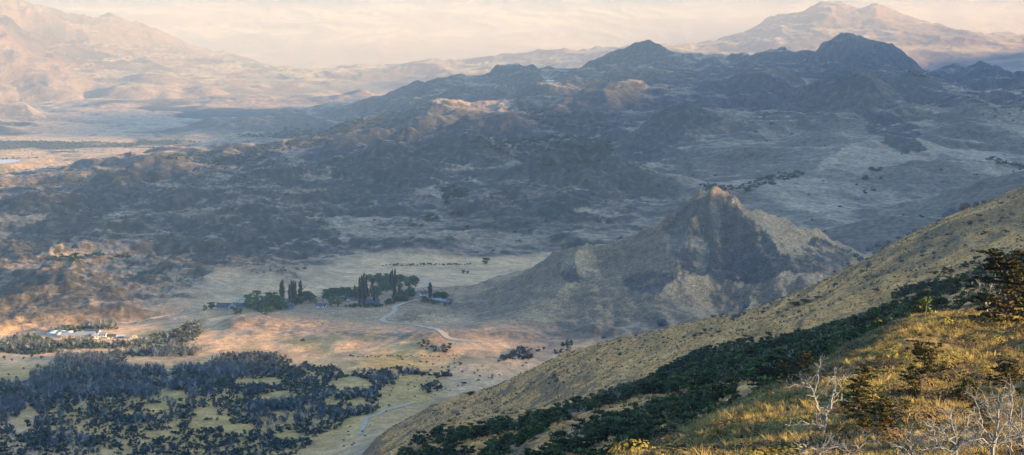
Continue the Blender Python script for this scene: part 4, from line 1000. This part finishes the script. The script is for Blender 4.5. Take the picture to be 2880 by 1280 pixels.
house('low_shed', 1112, 762, 13, 6, 2.0, 1.1, -4, M_stone, M_blue, 'low shed with a blue-grey roof at the foot of the cone hill', 4)
house('low_shed', 1098, 757, 8, 4, 1.8, .8, 8, M_pale, M_blue, 'pale low shed behind the blue-grey roofed one right of the ranch', 3)
house('low_shed', 1132, 760, 5, 4, 1.8, .8, 0, M_stone, M_slate, 'small dark shed at the right end of the sheds by the cone hill', 2)
house('garden_shed', 820, 759, 3.4, 2.4, 1.6, .7, 0, M_white, M_poly, 'tiny white hut just behind the white cabin', 1)
house('grey_house', 866, 752, 7, 4.5, 2, 1.4, 0, M_stone, M_blue, 'small grey-roofed house in the trees behind the olive tree', 3)
house('white_shed', 1040, 735, 5, 4, 1.6, .8, 10, M_pale, M_poly, 'pale flat hut beside the bend of the upper gravel road', 1)
# vehicle-sized: a van parked by the upper road
def van(x, y, label, c=M_white, rot=0, L_=5.4):
    p = hit(x, y); root = bpy.data.objects.new('parked_van', None); SC.collection.objects.link(root); root.location = (p[0], p[1], p[2]+.05); root.rotation_euler = (0, 0, R(rot)); tag(root, label, 'van')
    pr = [(-L_/2,.45),(L_/2,.45),(L_/2,1.2),(L_/2-.7,1.45),(L_/2-1.3,2.2),(-L_/2+.1,2.3),(-L_/2,1.6)]
    V = np.array([(a, -1, b) for a, b in pr]+[(a, 1, b) for a, b in pr], float); n_ = len(pr)
    F = [np.array([(i, (i+1) % n_, (i+1) % n_+n_, i+n_) for i in range(n_)]), np.array([list(range(n_))[::-1]]), np.array([list(range(n_, 2*n_))])]
    link('body', make_mesh('body', V, F, None, False, [c]), root)
    part_box('window', root, M_dark, -L_/2+.8, L_/2-1.5, -1.03, -1.004, 1.45, 2.0)
    for wx in (-L_/2+1, L_/2-1.1):
        for wy in (-1, 1):
            V, F = tubes([(np.array([(wx, wy-.13, .42), (wx, wy+.13, .42)]), np.array([.4, .4]))], 12)
            cp_ = np.array([[wx, wy-.13, .42], [wx, wy+.13, .42]]); V = np.concatenate([V, cp_]); caps = np.array([(i, (i+1) % 12, 24) for i in range(12)]+[((i+1) % 12+12, i+12, 25) for i in range(12)])
            link('wheel', make_mesh('wheel', V, [F, caps], None, False, [M_dark]), root)
van(609, 757.5, 'white van parked on the gravel behind the long lodge', rot=8, L_=7)
van(877, 758.5, 'white car parked at the left of the small dark house', rot=0, L_=4)
van(340, 851, 'small white vehicle at the right end of the left-hand village', rot=0, L_=4)
# left-hand village
def greenhouse(x, y, L_, lb, rot=4):
    p = hit(x, y); root = bpy.data.objects.new('greenhouse', None); SC.collection.objects.link(root); root.location = (p[0], p[1]+3, p[2]+.1); root.rotation_euler = (0, 0, R(rot)); tag(root, lb, 'greenhouse')
    th = np.linspace(0, math.pi, 10); ring = np.stack([np.cos(th)*3.0, .5+np.sin(th)*2.3], -1)
    V = np.array([(-L_/2, a, b) for a, b in ring]+[(L_/2, a, b) for a, b in ring]); n_ = 10
    Vb = np.array([(-L_/2,3,-.8),(-L_/2,-3,-.8),(L_/2,3,-.8),(L_/2,-3,-.8)]); V = np.concatenate([V, Vb])
    F = [np.array([(i, i+1, i+1+n_, i+n_) for i in range(n_-1)]+[(0, 10, 22, 20),(9, 21, 23, 19)]), np.array([[20]+[21]+list(range(9, -1, -1))]), np.array([[23, 22]+list(range(10, 20))])]
    link('cover', make_mesh('cover', V, F, None, True, [M_poly]), root)
    part_box('door', root, M_wood, L_/2+.01, L_/2+.08, -.6, .6, -.1, 1.9)
for x, y, L_, lb in [(127,844,7.5,'leftmost front greenhouse of the left-hand village'),(134,840.5,5.5,'short greenhouse behind the leftmost front one'),(154,841,6.5,'pale greenhouse at the back, second from the left'),(173,841.5,6.2,'greenhouse at the right end of the back row'),(146,845.5,5.5,'low front greenhouse next to the blue-grey roofs')]: greenhouse(x, y, L_, lb)
house('long_barn', 178, 850, 17, 8, 2.2, 1.9, 3, M_stone, M_blue, 'long blue-grey roofed barn at the left of the village', 6)
house('long_barn', 214, 848, 15, 8, 2.3, 2.0, -2, M_stone, M_blue, 'second long barn with a blue-grey roof, middle of the village', 6)
house('main_hall', 231, 843, 12.5, 8, 2.4, 2.4, -10, M_white, M_slate, 'hall with white gable walls and dark roof rising behind the barns', 4)
house('red_shed', 204, 844, 5, 4, 1.8, 1, 0, M_stone, M_red, 'small shed with a dull red roof behind the barns', 2)
house('white_house', 238, 853, 5.5, 4.5, 2.6, 1.4, 12, M_white, M_blue, 'white gabled house in front of the hall', 2)
house('white_house', 258, 848, 6, 4.5, 2.5, 1.4, -8, M_white, M_blue, 'white house right of the hall', 3)
house('white_house', 279, 852, 6.5, 4.5, 2.4, 1.2, 0, M_white, M_slate, 'long white house right of the others in the village', 4)
house('pale_barn', 303, 851, 7, 5, 1.8, 1, 6, M_pale, M_poly, 'pale barn with a whitish roof at the right of the village', 2)
house('pale_barn', 322, 852, 5, 4, 1.6, .9, -6, M_pale, M_blue, 'small pale barn last on the right of the village', 2)
# ------------------------------------------------------------ foreground: tussock grass, cushion plants, small beeches, dead trees
r = np.random.default_rng(61)
def tuft(r, n_, h, spread, w):
    a = r.uniform(0, 6.28, n_); q = r.random(n_)*.12; lean = r.random(n_)*spread; hh = h*r.uniform(.55, 1.1, n_)
    b = np.stack([np.cos(a)*q, np.sin(a)*q, np.zeros(n_)], -1); dr = np.stack([np.cos(a), np.sin(a)], -1)
    m = b+np.stack([dr[:,0]*lean*.4, dr[:,1]*lean*.4, hh*.62], -1); t = b+np.stack([dr[:,0]*lean, dr[:,1]*lean, hh], -1)
    s = np.stack([-dr[:,1], dr[:,0], np.zeros(n_)], -1)*w
    th = r.uniform(0, 6.28, n_); s = np.stack([np.cos(th), np.sin(th), np.zeros(n_)], -1)*w
    V = np.stack([b-s, b+s, m+s*.7, m-s*.7, t], 1).reshape(-1, 3); i = np.arange(n_)[:,None]*5
    F = [i+np.array([[0,1,2,3]]), i+np.array([[3,2,4]])]
    cb = np.array([.12,.085,.035]); ct = np.array([.38,.31,.12]); cc = np.stack([cb, cb, (cb+ct)/2, (cb+ct)/2, ct])[None]*r.uniform(.75, 1.2, n_)[:,None,None]
    return V, F, cc.reshape(-1, 3)
tp = [tuft(r, 26, 1, .85, .017) for _ in range(5)]
X, Y, Z, px, py = sample(66000, 46, 172, 1350, 3300, r)
W_ = fbm(X/6, Y/7, 3, s=71); cre = sstep(900, 1160, py-0*(px))*0
vis = np.ones(len(X), bool)
crest = np.interp(px, [1350,1600,1800,2000,2120,2300,2576,2900], [1230,1145,1060,960,890,800,772,740])
nearcrest = 1-sstep(0, 75, py-crest)
dens = .12+.5*sstep(-.05, .3, W_)+.5*nearcrest*sstep(-.35, .05, W_)+.28*sstep(1050, 1145, py)*(px > 1980)
ok = r.random(len(X)) < dens
X, Y, Z, px, py, W_ = X[ok], Y[ok], Z[ok], px[ok], py[ok], W_[ok]
n_ = len(X); h = r.uniform(.15, .38, n_)*(1+.5*np.clip(W_*2, 0, .6)); w_ = h*r.uniform(.8, 1.3, n_)
tint = (1+.2*r.normal(size=(n_, 1)).clip(-1.5, 1.5))*np.array([[1, 1, 1]])*(np.where(r.random(n_)+fbm(X/4, Y/5, 2, s=7)*.8 > .72, 1, 0)[:,None]*np.array([[-.4,-.42,-.45]])+1)
V, F, Cc = merge(tp, np.stack([X, Y, Z-.02], -1), np.stack([w_, w_, h], -1), r.random(n_)*6.28, r.integers(0, 5, n_), tint)
tag(link('tussock_grass', make_mesh('tussock_grass', V, F, Cc, False, [m_grass])), kind='stuff'); print('tufts', n_)
def cushion(r, c, t, per=260, sz=.085):
    p = r.normal(size=(per, 3)); p[:,2] = np.abs(p[:,2]); p /= np.linalg.norm(p, axis=1)[:,None]; p *= r.uniform(.85, 1.02, per)[:,None]
    p[:,2] *= .62; V = []; a = r.normal(size=(per, 3)); a /= np.linalg.norm(a, axis=1)[:,None]; nrm = p*np.array([1,1,2.2]); nrm /= np.linalg.norm(nrm, axis=1)[:,None]
    a -= (a*nrm).sum(1)[:,None]*nrm*.7; b = np.cross(nrm, a); V = np.stack([p-a*sz, p+b*sz*.8, p+a*sz, p-b*sz*.8], 1).reshape(-1, 3)
    cc = np.array(c)+(np.array(t)-np.array(c))*np.clip(p[:,2:3]*1.4+.3*r.normal(size=(per,1)), 0, 1); return V, [np.arange(per*4).reshape(-1, 4)], np.repeat(cc, 4, 0)
cu_p = [cushion(r, (.06,.05,.015), (.20,.17,.035)) for _ in range(3)]+[cushion(r, (.045,.035,.018), (.13,.09,.04)) for _ in range(3)]+[cushion(r, (.03,.025,.015), (.085,.07,.03)) for _ in range(2)]
X, Y, Z, px, py = sample(11500, 46, 168, 1400, 3300, r)
G_ = fbm(X/5, Y/6, 3, s=77); ok = (r.random(len(X)) < .25+.8*sstep(-.2, .2, G_)); X, Y, Z, px, py, G_ = [a[ok] for a in (X, Y, Z, px, py, G_)]
n_ = len(X); s_ = r.uniform(.22, .62, n_)*np.where(r.random(n_) < .12, 1.5, 1)
gsel = fbm(X/8, Y/9, 2, s=79)+.25*r.normal(size=n_)
pick = np.where(gsel > .12, r.integers(0, 3, n_), np.where(gsel > -.22, r.integers(3, 6, n_), r.integers(5, 8, n_)))
tint = (1+.2*r.normal(size=(n_, 1)).clip(-1.5, 1.5))*np.ones((1, 3))
V, F, Cc = merge(cu_p, np.stack([X, Y, Z-.05], -1), np.stack([s_, s_, s_*r.uniform(.6, 1.15, n_)], -1), r.random(n_)*6.28, pick, tint)
tag(link('cushion_plants', make_mesh('cushion_plants', V, F, Cc, False, [m_leaf_near])), kind='stuff'); print('cushions', n_)

# small wind-shaped beeches with layered sprays
def spray_tree(seed, w_, h, lean=0.0, layers=7, airy=.0, base=(.035,.034,.010), tip=(.13,.115,.022), rust=.12, per=120):
    r = np.random.default_rng(seed); limbs = []; cl = []
    tr = [np.array([0, 0, -.15])]; d = np.array([lean*.6, 0, 1.0])
    for k in range(6): tr.append(tr[-1]+d/np.linalg.norm(d)*h*.17+r.normal(size=3)*h*.02)
    tr = np.array(tr); limbs.append((tr, np.linspace(.05, .012, 7)*h/1.8))
    for k in range(layers*4):
        f = (k+.5)/(layers*4); i = f*.86*(len(tr)-1)+.4; i0 = int(i); q = tr[i0]+(tr[min(i0+1, 6)]-tr[i0])*(i-i0)
        th = r.uniform(0, 6.28); ln = w_*.5*(1.06-f*.72)*r.uniform(.6, 1.1); up = .18+.55*airy+.35*f
        e = q+np.array([math.cos(th)*ln+lean*ln*.5, math.sin(th)*ln, up*ln*(.9 if r.random() > .2 else .2)]); m = (q+e)/2+r.normal(size=3)*.05+np.array([0, 0, -.03])
        limbs.append((np.array([q, m, e]), np.array([.016, .010, .004])*h/1.8))
        for t in np.linspace(.35, 1.05, 5):
            c = q+(e-q)*t+r.normal(size=3)*.05*w_; c[2] += .03
            cl.append((c, (w_*.075*(1.25-t*.5), w_*.075*(1.25-t*.5), h*.020), int(per*(.36 if airy else .50))))
    V, F, Cc = leaves(r, cl, .021*max(w_, 1.2), base, .35, tip, flat=.35, quad=True)
    ru = np.repeat(r.random(len(V)//4) < rust*.5, 4); lowm = V[:,2] < h*.4
    Cc[ru & lowm] = np.array([.15,.07,.018])
    tV, tF = tubes(limbs, 5)
    return [('trunk', tV, [tF], flatc(tV, (.09,.075,.06)), m_bark), ('crown', V, [F], Cc, m_leaf_near)]
def mpp(p): return math.hypot(p[0], p[1])/FOC
EV = [(2159,1062,140,140,.1,7,0,'broad dark green low beech right of the slender white dead tree'),
      (2317,1004,138,142,0,8,1,'upright airy beech with rising branches on the golden slope'),
      (2212,1082,130,92,.1,6,0,'lower layered beech with rusty tips in front of the broad dark one'),
      (2426,1026,115,88,0,6,0,'spreading beech with orange lower sprays right of the upright airy one'),
      (2545,985,125,84,-.3,6,0,'wind-swept flat-topped beech at the right edge of the slope'),
      (2018,962,78,82,.1,6,0,'dark beech straddling the grassy crest left of the dead trees'),
      (1925,985,135,62,.0,6,0,'wide low dark beech just under the grassy crest'),
      (2092,898,60,40,0,5,0,'small dark beech peeping over the top of the crest'),
      (1975,975,80,60,0,5,0,'dark beech between the wide low one and the crest'),
      (2535,806,230,175,-.1,9,0,'large dark ragged beech on the skyline at the far right'),
      (2500,800,90,70,0,6,0,'dark beech low at the left foot of the skyline one'),
      (2175,1095,60,55,0,5,0,'small dark beech at the foot of the layered one'),
      (2275,1045,70,45,0,5,0,'rusty brown little beech below the upright airy one'),
      (2470,1085,110,80,0,6,1,'half hidden dark beech behind the tangle of white branches')]
for k, (x, y, w_, h, ln, ly, airy, lb) in enumerate(EV):
    p = hit(x, y); m = mpp(p); parts = spray_tree(100+k, w_*m, h*m, ln, ly, airy, rust=.5 if 'rust' in lb or 'orange' in lb else .1, base=(.022,.022,.010) if y < 1000 and x > 2480 or x < 2050 else (.035,.034,.010), tip=(.07,.07,.022) if x < 2100 or y < 900 else (.13,.115,.022))
    plant('small_beech', parts, tuple(p), 0, 1, lb, 'tree', 'low beeches on the golden slope')
# dead trees: bleached branches
def rel(p, m, pts): # picture offsets (right, up, depth) in pixels -> metres
    return [np.array([a*m, c*m, b*m]) for a, b, c in pts]
DC = (.19,.195,.20)
def dead_tree(x, y, lines, twig, seed, label, c=DC, depth=2, tl=30, sp=.6, up=.1, trunk_c=(.26,.22,.18)):
    r = np.random.default_rng(seed); p = hit(x, y); m = mpp(p); main, out = [], []
    for pts, r0, r1 in lines:
        q = np.array(rel(p, m, pts)); n_ = len(q)*3; t = np.linspace(0, len(q)-1, n_); q = np.stack([np.interp(t, np.arange(len(q)), q[:,i]) for i in range(3)], -1)
        q[1:-1] += r.normal(size=(n_-2, 3))*m*1.6; rad = np.linspace(r0, r1, n_)*m; main.append((q, rad))
        L_ = np.linalg.norm(q[-1]-q[0])
        for _ in range(int(twig*len(pts))):
            i = r.integers(max(1, n_//5), n_); d = (q[i]-q[i-1]); d /= np.linalg.norm(d)+1e-9; d = d*.6+r.normal(size=3)*sp; d[2] += up
            grow(r, q[i], d, tl*m*r.uniform(.5, 1.2), max(rad[i]*.55, .9*m), depth, out, .75, up, (2, 3), .28, .6, 4)
    V, F = tubes(main, 6); zz = V[:,2]; cc = flatc(V, c)*.95; tc = np.array(trunk_c); k = 1-sstep(0, 60*m, zz); cc = cc+(tc-cc)*k[:,None]
    V2, F2 = tubes(out, 3)
    return plant('dead_tree', [('trunk', V, [F], cc, m_bark), ('branches', V2, [F2], flatc(V2, c), m_bark)], tuple(p), 0, 1, label, 'dead tree', 'bleached dead trees on the golden slope')
dead_tree(2068,1104, [([(0,0,0),(4,20,0),(8,42,0),(14,68,0),(22,98,0),(27,120,0),(30,138,0),(36,146,0)], 5.2, 1.6), ([(30,138,0),(24,150,0),(30,162,0)], 1.8, .8), ([(28,128,0),(45,148,2),(62,154,3),(80,162,3)], 2.2, .7),
    ([(27,112,0),(40,120,-3),(52,130,-3)], 1.6, .7), ([(20,92,0),(34,98,2),(52,98,2)], 1.4, .6), ([(14,70,0),(2,76,0),(-12,82,0)], 1.6, .7), ([(12,58,0),(-4,66,0),(-22,60,0)], 1.6, .7),
    ([(4,26,0),(-14,34,0),(-36,38,0),(-62,36,0),(-86,32,0)], 3.0, .9), ([(4,18,0),(-20,18,0),(-44,10,2),(-74,12,3)], 2.0, .7), ([(8,45,0),(-2,50,2),(-14,46,2)], 1.5, .6)], 1.6, 1, 'tall slender white dead tree leaning right in front of the broad dark beech', tl=20, depth=1)
dead_tree(2062,1042, [([(0,0,0),(-8,30,0),(-20,62,0),(-34,82,0),(-48,90,0)], 4, 1.2), ([(-16,52,0),(-6,80,0),(-4,110,0),(0,122,0)], 2.4, .8), ([(-24,66,0),(-50,72,0),(-78,74,0)], 2, .8), ([(-10,40,0),(14,70,0),(34,96,0),(42,112,0)], 2, .7)], 3.2, 2, 'twiggy grey dead tree on the left beside the crest of the slope', c=(.145,.15,.155), tl=26)
dead_tree(2050,1180, [([(0,0,0),(6,26,0),(16,44,0),(40,52,0),(70,60,0)], 4, 1), ([(4,20,0),(-16,38,0),(-26,56,0),(-40,66,0)], 3, .9), ([(10,36,0),(30,66,0),(38,78,0)], 2, .8), ([(2,12,0),(-30,20,0),(-52,30,0)], 2.4, .8)], 3.2, 3, 'low dead tree with spreading white limbs at the bottom edge, under the slender one', tl=30)
dead_tree(2150,1170, [([(0,0,0),(-4,24,0),(8,52,0),(20,74,0)], 3.4, 1), ([(-2,20,0),(-26,44,0),(-44,50,0)], 2.2, .8), ([(4,40,0),(30,58,0),(46,62,0)], 2, .8)], 3.2, 4, 'small branching dead shrub at the bottom edge, second from the left', c=(.145,.15,.155), tl=28)
dead_tree(2300,1185, [([(0,0,0),(-4,36,0),(-10,70,0),(-14,96,0)], 4, 1.2), ([(-4,34,0),(-30,60,0),(-52,66,0)], 2.6, .9), ([(-2,24,0),(24,50,0),(46,54,0),(66,68,0)], 2.8, .9), ([(-8,60,0),(8,86,0)], 2, .8)], 3.4, 5, 'dead tree with upright white fork left of the great tangle', tl=32)
dead_tree(2400,1190, [([(0,0,0),(4,50,0),(2,96,0),(-8,130,0),(-14,150,0)], 5, 1.2), ([(3,70,0),(-26,96,0),(-50,104,0),(-62,124,0)], 3, .9), ([(3,84,0),(30,116,0),(34,142,0),(58,168,0)], 3, .9), ([(2,50,0),(-34,66,0),(-60,60,0)], 2.6, .9), ([(2,60,0),(36,80,0),(60,78,0)], 2.4, .8)], 4.2, 6, 'great tangled bleached dead tree, left one of the pair at the lower right', tl=36)
dead_tree(2500,1195, [([(0,0,0),(-4,60,0),(6,110,0),(10,160,0),(20,196,0)], 6, 1.2), ([(0,80,0),(-30,120,0),(-38,160,0),(-54,196,0)], 3.4, .9), ([(4,100,0),(36,140,0),(44,180,0),(40,206,0)], 3.4, .9), ([(-2,60,0),(-40,86,0),(-70,90,0)], 3, .9), ([(-2,70,0),(34,92,0),(70,94,0)], 3, .9), ([(6,120,0),(-14,150,0),(-20,186,0)], 2.4, .8)], 4.4, 7, 'largest tangled dead tree with many white limbs at the lower right', tl=38)
dead_tree(2585,1180, [([(0,0,0),(-10,50,0),(-20,100,0),(-18,150,0)], 5, 1.2), ([(-10,50,0),(-44,70,0),(-70,60,0)], 2.8, .8), ([(-16,80,0),(-46,120,0),(-44,160,0)], 2.8, .8)], 4.2, 8, 'dead tree cut by the right edge beside the largest tangle', c=(.145,.15,.155), tl=38)
dead_tree(2360,1150, [([(0,0,0),(-6,40,0),(-16,70,0),(-10,92,0)], 3, 1), ([(-6,40,0),(-34,50,0),(-56,42,0)], 2, .8), ([(-8,50,0),(20,76,0),(30,96,0)], 2, .8)], 3.8, 12, 'low dead shrub with fine white twigs left of the tangled pair', c=(.145,.15,.155), tl=30)
dead_tree(2545,1150, [([(0,0,0),(-6,40,0),(-10,84,0),(-26,120,0)], 3.4, 1), ([(-8,60,0),(14,100,0),(26,130,0)], 2.4, .8)], 4.4, 13, 'grey twiggy dead shrub in the gap at the right of the largest tangle', c=(.145,.15,.155), tl=34)
dead_tree(2486,800, [([(0,0,0),(-8,40,0),(-16,56,0),(-24,76,0)], 3, 1), ([(-10,44,0),(8,80,0),(20,118,0)], 2.4, .8), ([(-18,62,0),(-38,76,0),(-46,78,0)], 1.8, .7), ([(-4,30,0),(26,60,0),(40,100,0)], 2.2, .8)], 4.2, 9, 'spidery pale dead tree on the skyline left of the large dark beech', c=(.145,.15,.155), tl=34)
# ------------------------------------------------------------ the air: one even box of haze round everything
HZ_D = 3.9e-5
def box_mesh(name, lo, hi):
    x0,y0,z0 = lo; x1,y1,z1 = hi
    V = [(x0,y0,z0),(x1,y0,z0),(x1,y1,z0),(x0,y1,z0),(x0,y0,z1),(x1,y0,z1),(x1,y1,z1),(x0,y1,z1)]
    F = [(0,3,2,1),(4,5,6,7),(0,1,5,4),(1,2,6,5),(2,3,7,6),(3,0,4,7)]
    return make_mesh(name, np.array(V, float), [np.array(F)])
hm = bpy.data.materials.new('haze_air'); hm.use_nodes = True
hn = hm.node_tree.nodes; hn.clear()
ho = hn.new('ShaderNodeOutputMaterial'); hv = hn.new('ShaderNodeVolumePrincipled')
hv.inputs['Color'].default_value = (.34, .575, 1.0, 1); hv.inputs['Density'].default_value = HZ_D; hv.inputs['Anisotropy'].default_value = 0.0
hm.node_tree.links.new(hv.outputs[0], ho.inputs['Volume'])
hz = link('haze', box_mesh('haze', (GX.min()-500, GY.min()-500, HT.min()-1.0), (GX.max()+500, GY.max()+500, max(HT.max(), hs_.max())+60)))
hz.data.materials.append(hm); tag(hz, kind='stuff')

# the thicker sunlit mist that fills the far valley, from the plain up the foot of the great range
mm_ = bpy.data.materials.new('valley_mist'); mm_.use_nodes = True; mm_.node_tree.nodes.clear()
mo_ = mm_.node_tree.nodes.new('ShaderNodeOutputMaterial'); mv_ = mm_.node_tree.nodes.new('ShaderNodeVolumePrincipled')
mv_.inputs['Color'].default_value = (.86, .70, .40, 1); mv_.inputs['Density'].default_value = 9.0e-5
mm_.node_tree.links.new(mv_.outputs[0], mo_.inputs['Volume'])
mist = link('mist', box_mesh('mist', (-14000, 9650, HT.min()-.5), (14000, 18500, 620)))
mist.data.materials.append(mm_); tag(mist, kind='stuff')
